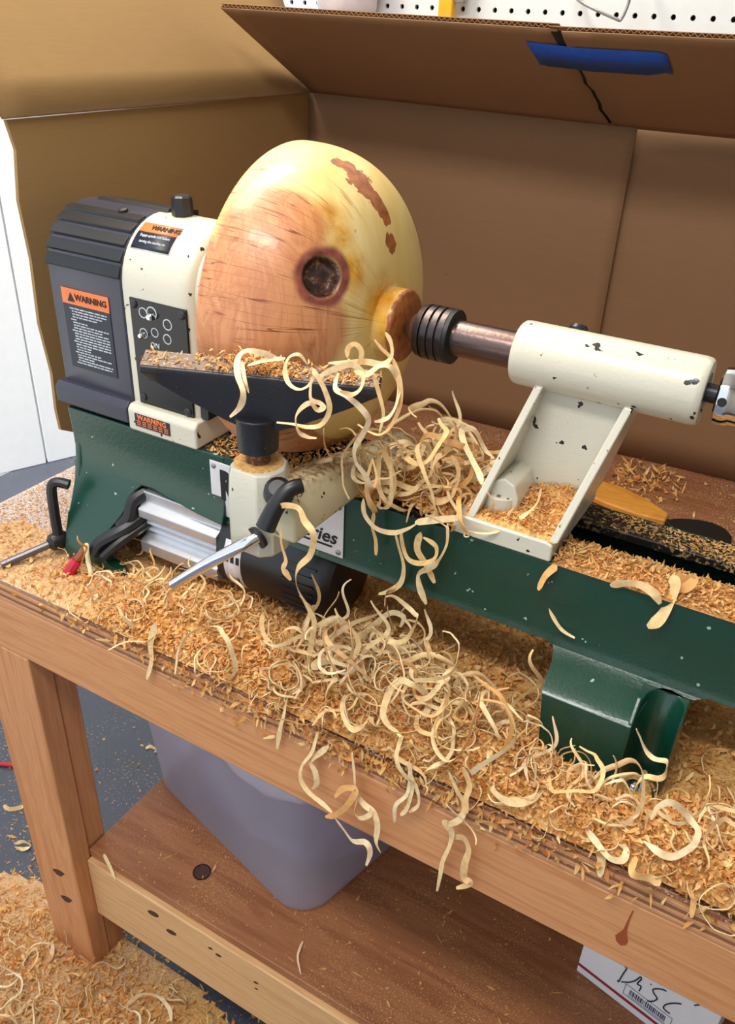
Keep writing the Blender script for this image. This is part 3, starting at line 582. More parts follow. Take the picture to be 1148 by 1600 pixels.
MB().prism([(-.180, .750), (-.1755, .747), (-.1715, .751), (-.1705, .757), (-.1725, .763), (-.1742, .772), (-.1745, .786), (-.1738, .800), (-.1752, .800), (-.1765, .784), (-.1775, .770), (-.180, .763), (-.1825, .757)], 0, 1, lambda p, q: (p[0] + .17, -0.0003 + q * .001, p[1])).build('knot', plain('resin_streak', (150, 70, 30), .6), ap, smooth=0)
rl = MB().box((-0.7995, 0.025, 0.137), (0.62, 0.063, 0.277)).build('rail', wood('rail_fir', (222, 176, 124), (208, 156, 106), (1.0, 15, 22), 3.2), wbn, bevel=0.003)
MB().box((-0.7995, 0.775, 0.137), (0.62, 0.813, 0.277)).build('rail', M['fir'], wbn, bevel=0.003)
for xx, zz, s_ in ((-0.66, 0.245, .010), (-0.625, 0.225, .009), (-0.53, .245, .005), (-0.545, .25, .004), (-0.46, .236, .004), (-0.46, .22, .003)):
    MB().prism([(xx + s_ * math.cos(a) * 1.2, zz + s_ * .7 * math.sin(a + .4)) for a in [2 * PI * i / 12 for i in range(12)]], 0, 1, lambda p, q: (p[0], 0.0247 + q * .001, p[1])).build('knot', M['knot'], rl, smooth=0)
sh = MB().box((-0.80, 0.034, 0.2775), (0.62, 0.80, 0.295)).build('lower_shelf', M['shelf'], wbn, bevel=0.002)
MB().disc((-0.617, 0.096, 0.2945), (0, 0, 1), 0.0145, 0.0012, 24).build('knot', M['knot'], sh)
MB().lathe([(0, .0145), (0.0018, .0145), (0.0018, .0125), (0, .0125)], (-0.617, 0.096, 0.2945), (0, 0, 1), 24, cap=False).build('knot_ring', M['ink'], sh)

# ============================================================ cardboard box standing open behind the lathe
cb = thing('cardboard_box', (-0.4, 0.79, T), 'large open brown cardboard box standing behind the lathe as a chip screen', 'cardboard box')
def bil(A, E, F, D):
    A, E, F, D = map(Vector, (A, E, F, D))
    return lambda u, v: (A * (1 - u) + E * u) * (1 - v) + (D * (1 - u) + F * u) * v
def sheet(name, P, nu, nv, th, mat=None, ue=None, wob=0.0, **tg):
    """double-walled board following a bilinear patch; ue(v, side) nudges the side edges so that they look torn"""
    rows = []
    for j in range(nv + 1):
        v = j / nv; row = []
        for i in range(nu + 1):
            u = i / nu
            if ue and i in (0, nu): u += ue(v, 0 if i == 0 else 1)
            p = P(u, v)
            if wob: p = p + (P(u, v) - P(u, v + .01)).cross(P(u, v) - P(u + .01, v)).normalized() * wob * noise.noise((p.x * 3, p.y * 3, p.z * 3))
            row.append(p)
        rows.append(row)
    o = MB(); V = [p for r_ in rows for p in r_]; n = nu + 1
    o.add(V, [(j * n + i, j * n + i + 1, (j + 1) * n + i + 1, (j + 1) * n + i) for j in range(nv) for i in range(nu)])
    return o.build(name, mat or M['card'], cb, solid=th, smooth=50, **tg)
ZB = T + 0.001
sheet('back_panel', bil((-0.8805, 0.79, ZB), (-0.322, 0.807, ZB), (-0.322, 0.807, 1.353), (-0.8805, 0.79, 1.3615)), 24, 12, 0.005, wob=0.004, label='back panel left of the seam')
sheet('back_panel', bil((-0.365, 0.8165, ZB), (0.30, 0.846, ZB), (0.30, 0.846, 1.350), (-0.365, 0.8165, 1.353)), 20, 10, 0.005, wob=0.004, label='back panel right of the seam')
lp = MB(); LX = -0.876
pts = [(0.176, 0.968), (0.40, ZB), (0.787, ZB), (0.787, 1.356), (0.171, 1.357), (0.178, 1.325), (0.170, 1.27), (0.174, 1.20), (0.170, 1.12), (0.177, 1.05), (0.174, 1.0)]
lp.prism(pts, 0, -0.005, lambda p, q: (LX + q, p[0], p[1])).build('left_panel', M['cardleft'], cb, smooth=0)
PLF = bil((-0.876, 0.165, 1.358), (-0.869, 0.786, 1.357), (-0.985, 0.80, 1.60), (-0.985, 0.10, 1.60))
sheet('left_flap', PLF, 14, 6, 0.005, mat=M['cardleft'], wob=0.006, ue=lambda v, s_: 0.008 * math.sin(v * 23) if s_ == 0 else 0)
jag = lambda v: 0.006 * math.sin(v * 19 + 1) + 0.004 * math.sin(v * 47)
PL = bil((-0.867, 0.789, 1.357), (-0.362, 0.805, 1.348), (-0.378, 0.56, 1.469), (-0.867, 0.553, 1.475))
PR = bil((-0.358, 0.805, 1.348), (0.25, 0.838, 1.344), (0.25, 0.60, 1.467), (-0.373, 0.555, 1.467))
fl = sheet('back_flap', PL, 16, 14, 0.0009, ue=lambda v, s_: 0 if s_ == 0 else jag(v) * 0.6)
fr = sheet('back_flap', PR, 16, 14, 0.0009, ue=lambda v, s_: 0.003 + jag(v) * 0.5 if s_ == 0 else 0)
def flutes(P, parent, n, u0, u1):
    """outer liner and corrugation of a flap, open along its top edge"""
    nn = Vector((0, 0.43, 0.90))
    o = MB(); q = []
    for i in range(n + 1):
        u = u0 + (u1 - u0) * i / n
        for v in (0.965, 1.0): q.append(P(u, v) + nn * (0.0013 + 0.0034 * (i % 2)))
    o.add(q, [(2 * i, 2 * i + 2, 2 * i + 3, 2 * i + 1) for i in range(n)])
    o.build('fluted_edge', M['cardcore'], parent, solid=0.0005, smooth=0)
    o = MB(); e = .02 if u0 == 0 else 0
    u0 = u0 if u0 == 0 else -.02
    o.add([P(u0, 0) + nn * .0052, P(u1 + e, 0) + nn * .0052, P(u1 + e, 1.0) + nn * .0052, P(u0, 1.0) + nn * .0052], [(0, 1, 2, 3)])
    o.build('outer_liner', M['card'], parent, solid=0.0008, smooth=0)
    o = MB(); o.add([P(u0, 0) + nn * .003, P(u1, 0) + nn * .003, P(u1, .967) + nn * .003, P(u0, .967) + nn * .003], [(0, 1, 2, 3)])
    o.build('core', M['darkhole'], parent, solid=0.0005, smooth=0)  # dark sheet between the liners stands in for shade in the flutes
flutes(PL, fl, 130, 0.0, 0.985); flutes(PR, fr, 160, 0.015, 1.0)
# blue tape bridging the torn slit on the flap
tp_ = []
for u, side in [(0.905, 0), (0.93, 0), (0.96, 0), (0.985, 0), (0.025, 1), (0.06, 1), (0.10, 1), (0.14, 1), (0.175, 1), (0.188, 1)]:
    P = PL if side == 0 else PR; nn = Vector((0, -0.43, -0.90))
    top = 0.875 + (0.012 if u == 0.905 else 0) - (0.02 if u == 0.188 else 0); bot = 0.655 + (0.02 if u == .905 else 0)
    bot += 0.035 * (1 if u == .175 else 0) + .03 * (u == .188)
    lift = 0.0014 + 0.0012 * abs(math.sin(u * 40))
    tp_ += [P(u, bot) + nn * lift, P(u, top) + nn * lift]
MB().add(tp_, [(2 * i, 2 * i + 2, 2 * i + 3, 2 * i + 1) for i in range(9)]).build('tape', M['tape'], cb, solid=0.0003, smooth=60, label='torn strip of blue masking tape')

# ============================================================ things on the pegboard
k = thing('bar_clamp', (-0.682, 0.895, 1.44), 'yellow handled tool hanging against the white pegboard', 'tool')
MB().box((-0.694, 0.888, 1.42), (-0.668, 0.905, 1.62)).build('handle', M['yellow'], k, bevel=0.004)
MB().box((-0.668, 0.893, 1.495), (-0.652, 0.902, 1.62)).build('bar', M['zinc'], k, bevel=0.001)
k = thing('wire_hook', (-0.39, 0.918, 1.49), 'bent zinc wire hook sticking out of the pegboard', 'hook')
MB().tube([(-0.474, 0.918, 1.515), (-0.468, 0.89, 1.507), (-0.44, 0.86, 1.497), (-0.392, 0.85, 1.482), (-0.384, 0.85, 1.482), (-0.3785, 0.853, 1.50), (-0.377, 0.862, 1.53), (-0.377, 0.919, 1.545)], 0.0022, 8).build('wire', M['zinc'], k)
k = thing('jar', (-0.857, 0.88, 1.474), 'clear plastic jar with dark contents hanging at the top left of pegboard', 'jar')
MB().lathe([(0, .040), (.004, .048), (.012, .050), (.14, .050), (.155, .042), (.16, .03)], (-0.852, 0.868, 1.474), (0, 0, 1), 32).build('body', plain('grey_plastic', (205, 198, 205), .3), k)
MB().lathe([(0, .032), (.02, .032)], (-0.852, 0.868, 1.634), (0, 0, 1), 24).build('lid', M['boxred'], k)

# ============================================================ lower shelf: storage bin and mailing box
o_ = Vector((-0.43, 0.100, 0.2955)); a_ = Vector((-0.302, 0.078, 0)).normalized(); b_ = Vector((0.078, 0.302, 0)).normalized()
def rr(z, Lx, Ly, r, inset=0.0, n=8):
    """rounded rectangle; the corner nearest the camera drifts outwards with height"""
    c = o_ + a_ * (0.40 / 2) + b_ * (0.26 / 2); out = []
    for sx, sy, s0 in ((-1, -1, PI), (1, -1, 1.5 * PI), (1, 1, 0), (-1, 1, .5 * PI)):
        for i in range(n + 1):
            an = s0 + (PI / 2) * i / n
            px_ = sx * (Lx / 2 - r) + (r - inset) * math.cos(an); py_ = sy * (Ly / 2 - r) + (r - inset) * math.sin(an)
            out.append(c + a_ * px_ + b_ * py_ + Vector((0, 0, z)))
    return out
sb = thing('storage_bin', tuple(o_ + a_ * .2 + b_ * .13), 'frosted translucent plastic storage bin with rounded corners on the lower shelf', 'storage bin')
H = 0.32
prof = [(0.0, -0.02, 0.04), (0.003, -0.008, .05), (0.010, 0.0, .055), (H, 0.045, .06)]
body = MB(); body.loft([rr(z, 0.40 + g, 0.26 + g, r) for z, g, r in prof] + [rr(H, .40 + .045 - .005, .26 + .045 - .005, .058), rr(.010, .395, .255, .053), rr(.004, .37, .23, .04)], True)
bo = body.build('body', M['bin'], sb, smooth=50)
MB().loft([rr(H - .004, .46, .32, .07), rr(H + .006, .462, .322, .07), rr(H + .006, .436, .296, .056), rr(H - .004, .436, .296, .056)] , False).build('rim', M['bin'], sb, smooth=50)
# what can be seen inside
def lump(name, c, sx, sy, sz, mat, label, cat, amp=.25, seed=0, rz=-0.25):
    bm = bmesh.new(); bmesh.ops.create_icosphere(bm, subdivisions=4, radius=1.0)
    for v in bm.verts:
        n_ = noise.noise(v.co * 1.7 + Vector((seed, 0, 0))) + .5 * noise.noise(v.co * 4.5 + Vector((seed, 3, 0)))
        v.co = v.co * (1 + amp * n_); v.co.z = max(v.co.z, -0.72)
        v.co.x *= sx; v.co.y *= sy; v.co.z *= sz
    me = bpy.data.meshes.new(name); bm.to_mesh(me); bm.free(); me.materials.append(mat)
    me.polygons.foreach_set('use_smooth', [True] * len(me.polygons))
    o = bpy.data.objects.new(name, me); COL.objects.link(o); o.location = c; o.rotation_euler = (0, 0, rz); return tag(o, label, cat)
cc = o_ + a_ * .2 + b_ * .13
lump('folded_cloth', cc + Vector((0, 0, .062)), .178, .108, .066, M['bagdark'], 'grey folded cloth in the bottom of the storage bin', 'cloth', .18, 4)
lump('plastic_bag', cc + Vector((0, 0, .215)), .175, .112, .115, M['bag'], 'crumpled white plastic bag inside the storage bin', 'bag', .2, 9)

bx = thing('mailing_box', (0.04, 0.29, 0.2955), 'white mailing box with red stripe and marker scrawl on the shelf', 'box')
du = Vector((.108, -.024, 0)).normalized(); dn = Vector((du.y, -du.x, 0)); bo_ = Vector((-.054, .254, 0.2955))
def F_(u, v, d=0.0): return bo_ + du * u + Vector((0, 0, v)) + dn * d
W_, H_, D_ = .186, .125, .20
MB().hexa([F_(0, 0), F_(W_, 0), F_(W_, 0, -D_), F_(0, 0, -D_), F_(0, H_), F_(W_, H_), F_(W_, H_, -D_), F_(0, H_, -D_)]).build('carton', M['boxwhite'], bx, bevel=.0015)
def quad(name, a, mat, d0=.0001, d1=.0006, parent=bx):
    MB().hexa([F_(*a[0], d1), F_(*a[1], d1), F_(*a[1], d0), F_(*a[0], d0), F_(*a[3], d1), F_(*a[2], d1), F_(*a[2], d0), F_(*a[3], d0)]).build(name, mat, parent, smooth=0)
quad('red_stripe', [(0, .0150), (W_, .0150), (W_, .0205), (0, .0205)], M['boxred'])
mk = MB()
for stl in ([(.0606, .0813), (.0636, .0812), (.0615, .0646), (.0591, .0438), (.0577, .045)], [(.0628, .0476), (.0711, .0565), (.0784, .069), (.083, .0832), (.0851, .0805), (.0823, .0665), (.0877, .067), (.0875, .0561)],
            [(.098, .0839), (.0985, .0845)], [(.1182, .0929), (.1125, .0904), (.1033, .0797), (.104, .0736), (.1076, .0702), (.1112, .0666), (.1076, .056), (.101, .0484)],
            [(.1393, .0896), (.1314, .0814), (.1238, .069), (.1218, .0596), (.1251, .0566), (.1314, .0568)], [(.1539, .1047), (.1585, .1121)]):
    mk.tube([F_(u, v, .0008) for u, v in stl], 0.0009, 6)
mk.build('marker_writing', M['ink'], bx)
bc = MB(); rnd = random.Random(3); x_ = .0765
while x_ < .128:
    wd = rnd.choice((.0006, .0006, .0011, .0016)); bc.hexa([F_(x_, .0335, .0006), F_(x_ + wd, .0335, .0006), F_(x_ + wd, .0335, .0001), F_(x_, .0335, .0001), F_(x_, .0445, .0006), F_(x_ + wd, .0445, .0006), F_(x_ + wd, .0445, .0001), F_(x_, .0445, .0001)])
    x_ += wd + rnd.choice((.0006, .0008, .0013, .0013))
bc.build('barcode', plain('barcode_ink', (40, 44, 80), .5), bx, smooth=0)
fr_ = MB()
for a, b in (((.0690, .0275), (.1365, .0275)), ((.1365, .0275), (.1365, .050)), ((.1365, .050), (.0690, .050)), ((.0690, .050), (.0690, .0275)), ((.076, .0305), (.13, .0305))):
    fr_.cyl(F_(*a, .0004), F_(*b, .0004), .0004, 6)
fr_.build('barcode_frame', plain('teal_print', (60, 100, 110), .5), bx)

# red cable on the floor
tag(MB().tube([(-1.75, 0.10, .005), (-1.45, 0.17, .005), (-1.33, 0.225, .005), (-1.26, 0.255, .005), (-1.20, .25, .005)], .005, 8).build('cable', M['redhose']), 'red cable lying on the blue grey floor at left edge', 'cable')

# ============================================================ the lathe
AY, AZ = 0.22, 1.202
L = thing('wood_lathe', (-0.4, 0.21, T), 'green and cream benchtop wood lathe with black belt cover on the workbench', 'lathe')
def wall(poly, yf, th, levels=(), xl=()):
    """upright casting wall: polygon in (x, z), face pushed to y = yf(x, z)"""
    bm = bmesh.new(); f = bm.faces.new([bm.verts.new((x, 0, z)) for x, z in poly])
    for z in levels: bmesh.ops.bisect_plane(bm, geom=bm.verts[:] + bm.edges[:] + bm.faces[:], plane_co=(0, 0, z), plane_no=(0, 0, 1))
    for x in xl: bmesh.ops.bisect_plane(bm, geom=bm.verts[:] + bm.edges[:] + bm.faces[:], plane_co=(x, 0, 0), plane_no=(1, 0, 0))
    bm.verts.index_update(); o = MB(); n = len(bm.verts)
    fr = [(v.co.x, yf(v.co.x, v.co.z), v.co.z) for v in bm.verts]; bk = [(x, y + th, z) for x, y, z in fr]
    fs = [tuple(v.index for v in fc.verts) for fc in bm.faces]
    be = [(e.verts[0].index, e.verts[1].index) for e in bm.edges if len(e.link_faces) == 1]
    o.add(fr + bk, fs + [tuple(i + n for i in f_) for f_ in fs] + [(a, b, b + n, a + n) for a, b in be]); bm.free(); return o
def mirror(mb):
    o = MB(); o.v = [(x, 0.42 - y, z) for x, y, z in mb.v]; o.f = list(mb.f); o.mi = list(mb.mi); return o
ZT = 1.033
sstep = lambda a, b, x: (lambda q: q * q * (3 - 2 * q))(min(1, max(0, (x - a) / (b - a))))
# left pedestal with the motor opening
yped = lambda x, z: 0.139 - 0.060 * (1 - sstep(0.84, 1.0, z)) ** 1.3
ped = [(-0.812, ZT), (-0.56, ZT), (-0.56, 0.945), (-0.60, 0.948), (-0.672, 0.958), (-0.690, 0.957), (-0.700, 0.948), (-0.708, 0.925), (-0.712, 0.915), (-0.728, 0.888), (-0.731, 0.878), (-0.728, 0.868), (-0.712, 0.860), (-0.693, 0.858), (-0.686, 0.850), (-0.686, T), (-0.705, T), (-0.712, 0.846), (-0.752, 0.848), (-0.766, 0.842), (-0.772, T), (-0.788, T), (-0.797, 0.90), (-0.806, 0.96)]
pw = wall(ped, yped, 0.014, [0.86, 0.88, 0.9, 0.92, 0.94, 0.96, 0.98, 1.0, 1.01], [-0.76, -0.68])
pw.build('pedestal', M['green'], L, smooth=40, bevel=0.003)
mirror(pw).build('pedestal', M['green'], L, smooth=40, bevel=0.003)
MB().hexa([(-0.79, .10, T + .005), (-0.783, .10, T + .005), (-0.783, .32, T + .005), (-0.79, .32, T + .005), (-0.812, .15, ZT - .002), (-0.80, .15, ZT - .002), (-0.80, .27, ZT - .002), (-0.812, .27, ZT - .002)]).build('pedestal_end', M['green'], L, bevel=.004)
# bed rails: front rail swells outwards to the foot on the right
def yrail(x, z):
    if z >= 0.955: return 0.140
    if z >= 0.943: return 0.140 - 0.003 * (0.955 - z) / 0.012
    if z >= 0.922: return 0.137 - 0.050 * sstep(0, 1, (0.943 - z) / 0.021)
    return 0.087 - 0.011 * (0.922 - z) / 0.082
foot = [(-0.57, ZT), (0.14, ZT), (0.14, 0.945), (0.0, 0.945), (-0.012, 0.940), (-0.024, 0.940), (-0.036, 0.943), (-0.047, 0.937), (-0.054, 0.925), (-0.057, 0.905), (-0.055, 0.86), (-0.052, T), (-0.130, T), (-0.1345, 0.88), (-0.140, 0.92), (-0.1445, 0.935), (-0.150, 0.942), (-0.158, 0.945), (-0.57, 0.945)]
rw = wall(foot, yrail, 0.012, [0.86, 0.89, 0.905, 0.915, 0.922, 0.926, 0.930, 0.934, 0.938, 0.943, 0.949, 0.955, 0.99], [-0.4, -0.25, -0.1])
rw.build('bed_rail', M['green'], L, smooth=50, bevel=0.0015)
rb_ = mirror(rw); rb_.v = [(x, y - 0.006, z) for x, y, z in rb_.v]; rb_.build('bed_rail', M['green'], L, smooth=50, bevel=0.0015)
# rounded outer end of the front foot, set back, with its bolt lug
MB().loft([[(-0.058, .0885 - q, z), (-0.054, .0885 - q, z)] + [(-.034 - .018 * math.cos(a), .100 - q * .5 + .024 * math.sin(a), z) for a in [PI * .92 * i / 9 for i in range(10)]] + [(-0.0145, .110, z), (-0.0135, .132, z), (-0.058, .132, z)] for z, q in ((T, .012), (.90, .004), (.925, 0), (.942, -.020))], True).build('foot', M['green'], L, bevel=.002, smooth=50)
MB().lathe([(0, .020), (.006, .020), (.009, .017)], (-0.0385, 0.091, T), (0, 0, 1), 24).build('bolt_lug', M['green'], L)
MB().lathe([(.009, .0175), (.0105, .016), (.011, .008), (.009, .0)], (-0.0385, 0.091, T), (0, 0, 1), 20, cap=False).build('sawdust_ring', M['heap'], L)['kind'] = 'stuff'
bt = MB().lathe([(.010, .0075), (.0125, .0075), (.0125, .0052), (.0155, .0050), (.017, .003), (.0172, 0)], (-0.0385, 0.091, T), (0, 0, 1), 16).build('bolt', M['chrome'], L, label='round head bolt of the green foot')
# way tops (dark, machined)
MB().box((-0.60, .1415, ZT - .010), (0.14, .193, ZT + .0004)).build('bed_way', M['railtop'], L, bevel=.002)
MB().box((-0.60, .234, ZT - .010), (0.14, .272, ZT + .0004)).build('bed_way', M['railtop'], L, bevel=.002)
MB().box((-0.56, .152, .952), (0.14, .262, .956)).build('bed_web', M['ink'], L)
MB().box((0.13, .15, .95), (0.14, .26, ZT - .01)).build('bed_end', M['green'], L)
# headstock: arch section with rounded right shoulder
def arch(s_, x, zb=1.058):
    y0 = AY - 0.071 * s_; out = [(x, y0, zb + (1 - s_) * .03)]
    for i in range(21):
        a = PI - PI * i / 20; out.append((x, AY + 0.071 * s_ * math.cos(a), AZ + 0.071 * s_ * math.sin(a)))
    out.append((x, AY + 0.071 * s_, zb + (1 - s_) * .03)); return out
hs = MB(); hs.loft([arch(1, -.7005), arch(1, -.620), arch(.985, -.612), arch(.94, -.606), arch(.86, -.603)], True)
hs.lathe([(0, .0625), (.012, .060), (.024, .054), (.036, .046), (.05, .041), (.055, .036)], (-0.606, AY, AZ), (1, 0, 0), 40)
hs.build('headstock', M['cream'], L, smooth=45)
MB().prism([(.134, ZT), (.134, 1.060), (.139, 1.066), (.285, 1.066), (.288, ZT)], -.7005, -.5955, lambda p, q: (q, p[0], p[1])).build('headstock_foot', M['cream'], L, bevel=.003)
MB().box((-.612, .16, 1.066), (-.598, .28, 1.10)).build('headstock_gusset', M['cream'], L, bevel=.004)
MB().cyl((-.553, AY, AZ), (-.520, AY, AZ), .030, 32).build('faceplate', M['steel'], L, bevel=.002)
kn = MB().lathe([(0, .012), (.004, .0125), (.020, .0115), (.022, .009)], (-.669, .222, 1.2725), (0, 0, 1), 8).build('index_knob', M['black'], L, smooth=20)
# belt cover
def carch(x, r=.0722, zb=1.066):
    out = [(x, AY - r, zb)]
    for i in range(25):
        a = PI - PI * i / 24; out.append((x, AY + r * math.cos(a), AZ + r * math.sin(a)))
    out.append((x, AY + r, zb)); return out
cv = MB().loft([carch(-.8205, .0655), carch(-.8195, .069), carch(-.815, .0722), carch(-.7035, .0722), carch(-.7015, .0705)], True).build('belt_cover', M['cover'], L, smooth=40)
for ph in (8, 22, 36, 50, 63):
    a0, a1 = math.radians(ph), math.radians(ph + 10); q = [(AY - r * math.cos(a), AZ + r * math.sin(a)) for r, a in ((.0715, a0 - .03), (.0755, a0), (.0728, a1), (.0715, a1))]
    MB().prism(q, -.8185, -.7025, lambda p, t_: (t_, p[0], p[1])).build('rib', M['black'], cv, bevel=.0008)
MB().prism([(.205, 1.271), (.212, 1.2775), (.262, 1.268), (.262, 1.262)], -.80, -.69, lambda p, t_: (t_, p[0] + .012, p[1])).build('rear_lip', M['black'], cv, bevel=.0008)
MB().lathe([(0, .006), (.004, .0055), (.005, .002)], (-.738, .200, 1.2705), (0, -.25, .97), 16).build('screw', M['ink'], cv)
MB().prism([(.134, 1.0395), (.134, 1.060), (.140, 1.0665), (.150, 1.0665), (.29, 1.0665), (.29, 1.0395)], -.822, -.701, lambda p, t_: (t_, p[0], p[1])).build('base_ledge', M['cover'], cv, bevel=.002)
def tri(parent, x, y, z, s_):
    MB().prism([(-.5 * s_, 0), (.5 * s_, 0), (0, .9 * s_)], 0, .0004, lambda p, t_: (x + p[0], y - t_, z + p[1])).build('warning_triangle', M['ink'], parent, smooth=0)
# big warning label on the cover: orange head, black body, lines of fine print
yl = .1476
lb = MB().box((-.799, yl - .0006, 1.088), (-.7235, yl, 1.172)).build('warning_label', M['labelk'], L)
MB().box((-.799, yl - .0009, 1.168), (-.7235, yl, 1.1865)).build('label_header', M['orange'], lb, smooth=0)
tri(lb, -.784, yl - .0010, 1.1715, .012); lettering('WARNING', .0105, (-.752, yl - .0012, 1.1772), M['ink'], lb, bold=.0002)
fp = MB(); rnd = random.Random(5)
for i in range(21):
    z = 1.163 - i * .0034; x = -.789 + (.003 if i % 4 else 0)
    while x < -.731:
        ww = rnd.uniform(.003, .009); e = min(x + ww, -.729); fp.box((x, yl - .0009, z - .0007), (e, yl - .0005, z + .0007)); x = e + .0014
        if rnd.random() < .08: break
fp.build('fine_print', M['print'], lb, smooth=0)
# label on the arch of the headstock, bent around it
def onarch(x, a, d=.0006): return (x, AY - (.071 + d) * math.cos(a), AZ + (.071 + d) * math.sin(a))
def archpatch(x0, x1, a0, a1, d, n=6):
    o = MB(); v = []
    for i in range(n + 1):
        a = a0 + (a1 - a0) * i / n; v += [onarch(x0, a, d), onarch(x1, a, d)]
    return o.add(v, [(2 * i, 2 * i + 1, 2 * i + 3, 2 * i + 2) for i in range(n)])
la, lz = math.radians(36), math.radians(66)
l2 = archpatch(-.696, -.640, la, lz, .0004).build('warning_label', M['plate'], L, solid=.0004)
archpatch(-.6952, -.6408, la + .015, math.radians(54), .0009).build('label_body', M['labelk'], l2, solid=.0003)
archpatch(-.6952, -.6408, math.radians(54), lz - .015, .0009).build('label_header', M['orange'], l2, solid=.0003)
def archrot(a):
    ex = Vector((1, 0, 0)); ez = Vector((0, -math.cos(a), math.sin(a))); ey = ez.cross(ex); return Matrix((ex, ey, ez)).transposed()
a = math.radians(59.5); lettering('WARNING', .0085, onarch(-.660, a, .0013), M['ink'], l2, rot=archrot(a), bold=.0002)
for i, tx in enumerate(('Engage spindle lock before', 'turning the machine on')):
    a = math.radians(50 - i * 6); lettering('- ' * 11 if False else tx, .0048, onarch(-.668, a, .0013), M['print'], l2, rot=archrot(a), sx=.82)
# small label on the headstock foot
l3 = MB().box((-.688, .1330, 1.0415), (-.634, .134, 1.0575)).build('warning_label', M['labelk'], L)
lettering('WARNING', .0085, (-.661, .1328, 1.0535), M['orange'], l3, bold=.0002, sx=1.1)
fp = MB()
for i in range(3):
    for j in range(6): fp.box((-.685 + j * .0085, .1327, 1.0483 - i * .0024), (-.685 + j * .0085 + .006, .1331, 1.0493 - i * .0024))
fp.build('fine_print', M['orange'], l3, smooth=0)
# control panel
yp = .1478
cp = MB().box((-.6905, yp - .0008, 1.066), (-.608, yp + .002, 1.1935)).build('control_panel', M['panel'], L, bevel=.0008)
for x, z, r in ((-.671, 1.179, .0062), (-.658, 1.181, .0075), (-.636, 1.172, .0065), (-.673, 1.155, .006), (-.656, 1.159, .0055), (-.638, 1.155, .006)):
    MB().lathe([(0, r), (.0006, r), (.0006, r * .82), (0, r * .82)], (x, yp - .0006, z), (0, -1, 0), 20, cap=False).build('dial_ring', M['print'], cp)
for x, z, r in ((-.657, 1.178, .0045), (-.673, 1.1535, .0035)):
    MB().lathe([(0, r), (.006, r * .95), (.008, r * .6)], (x, yp - .0006, z), (0, -1, 0), 16).build('toggle_switch', M['chrome'], cp, label='small chrome toggle')
lettering('ON', .0085, (-.657, yp - .0012, 1.1435), M['print'], cp)
MB().box((-.672, yp - .004, 1.10), (-.640, yp, 1.136)).build('switch', M['black'], cp, bevel=.001)
for x, z in ((-.684, 1.074), (-.616, 1.072), (-.690 + .006, 1.187), (-.614, 1.187)):
    MB().lathe([(0, .0055), (.002, .005), (.0035, .003)], (x, yp, z), (0, -1, 0), 14).build('screw', M['iron'], cp)
MB().box((-.600, .150, 1.067), (-.588, .20, 1.083)).build('lock_block', M['black'], L, bevel=.001)  # black box stands in for the shade of a small opening
# name plate on the bed: only the letters the photograph shows
yn = .1392
npn = MB().box((-.581, yn - .0014, .9535), (-.397, yn, 1.0245)).build('name_plate', M['plate'], L, bevel=.001)
for x, z in ((-.575, 1.018), (-.575, .960), (-.403, 1.018), (-.403, .960)):
    MB().lathe([(0, .0036), (.0012, .0032), (.002, .001)], (x, yn - .001, z), (0, -1, 0), 12).build('screw', M['zinc'], npn)
lettering('R', .050, (-.5570, yn - .0016, .994), M['ink'], npn, bold=.0030, sx=.62)
MB().box((-.468, yn - .0018, .985), (-.448, yn - .001, 1.008)).build('emblem', M['ink'], npn, bevel=.002)
lettering('Series', .0235, (-.434, yn - .0016, .9765), M['ink'], npn, shear=.25, bold=.0004)
MB().box((-.472, yn - .0018, .9635), (-.411, yn - .001, .9660)).build('underline', M['ink'], npn, smooth=0)
# motor hanging under the bed, aluminium body on its left
my, mz, mr = .178, .902, .0585
mo = MB().lathe([(0, mr), (.10, mr), (.128, mr), (.146, mr * .95), (.156, mr * .82), (.160, mr * .5)], (-.565, my, mz), (1, 0, 0), 48).build('motor', M['black'], L, smooth=40)
for i in range(22):
    a = math.radians(60 + i * 10.5); c, s_ = -math.cos(a), math.sin(a)
    MB().hexa([(-.472, my + c * (mr - .001) - s_ * .001, mz - s_ * (mr - .001) * -1 - c * .001 * 0)] if False else
              [(x, my + math.cos(b) * r, mz + math.sin(b) * r) for x in (-.470, -.425) for r, b in ((mr - .001, a - .02 + PI * .5), (mr + .0014, a - .02 + PI * .5), (mr + .0014, a + .02 + PI * .5), (mr - .001, a + .02 + PI * .5))]).build('cooling_rib', M['black'], mo, smooth=0)
lab = MB(); v = []
for i in range(11):
    a = math.radians(150 + i * 9.5); v += [(-.553, my + math.cos(a) * (mr + .0006), mz + math.sin(a) * (mr + .0006)), (-.528, my + math.cos(a) * (mr + .0006), mz + math.sin(a) * (mr + .0006))]
rp = lab.add(v, [(2 * i, 2 * i + 1, 2 * i + 3, 2 * i + 2) for i in range(10)]).build('rating_plate', M['plate'], mo, solid=.0004)
def cylrot(a):
    ez = Vector((0, math.cos(a), math.sin(a))); ex = Vector((0, math.sin(a), -math.cos(a))) * -1; ey = ez.cross(ex); return Matrix((ex, ey, ez)).transposed()
for a, x, tx, sz in ((205, -.541, 'AMP', .0058), (205, -.534, 'CLASS', .0058)):
    aa = math.radians(a); lettering(tx, sz, (x, my + math.cos(aa) * (mr + .0012), mz + math.sin(aa) * (mr + .0012)), M['ink'], mo, rot=cylrot(aa))
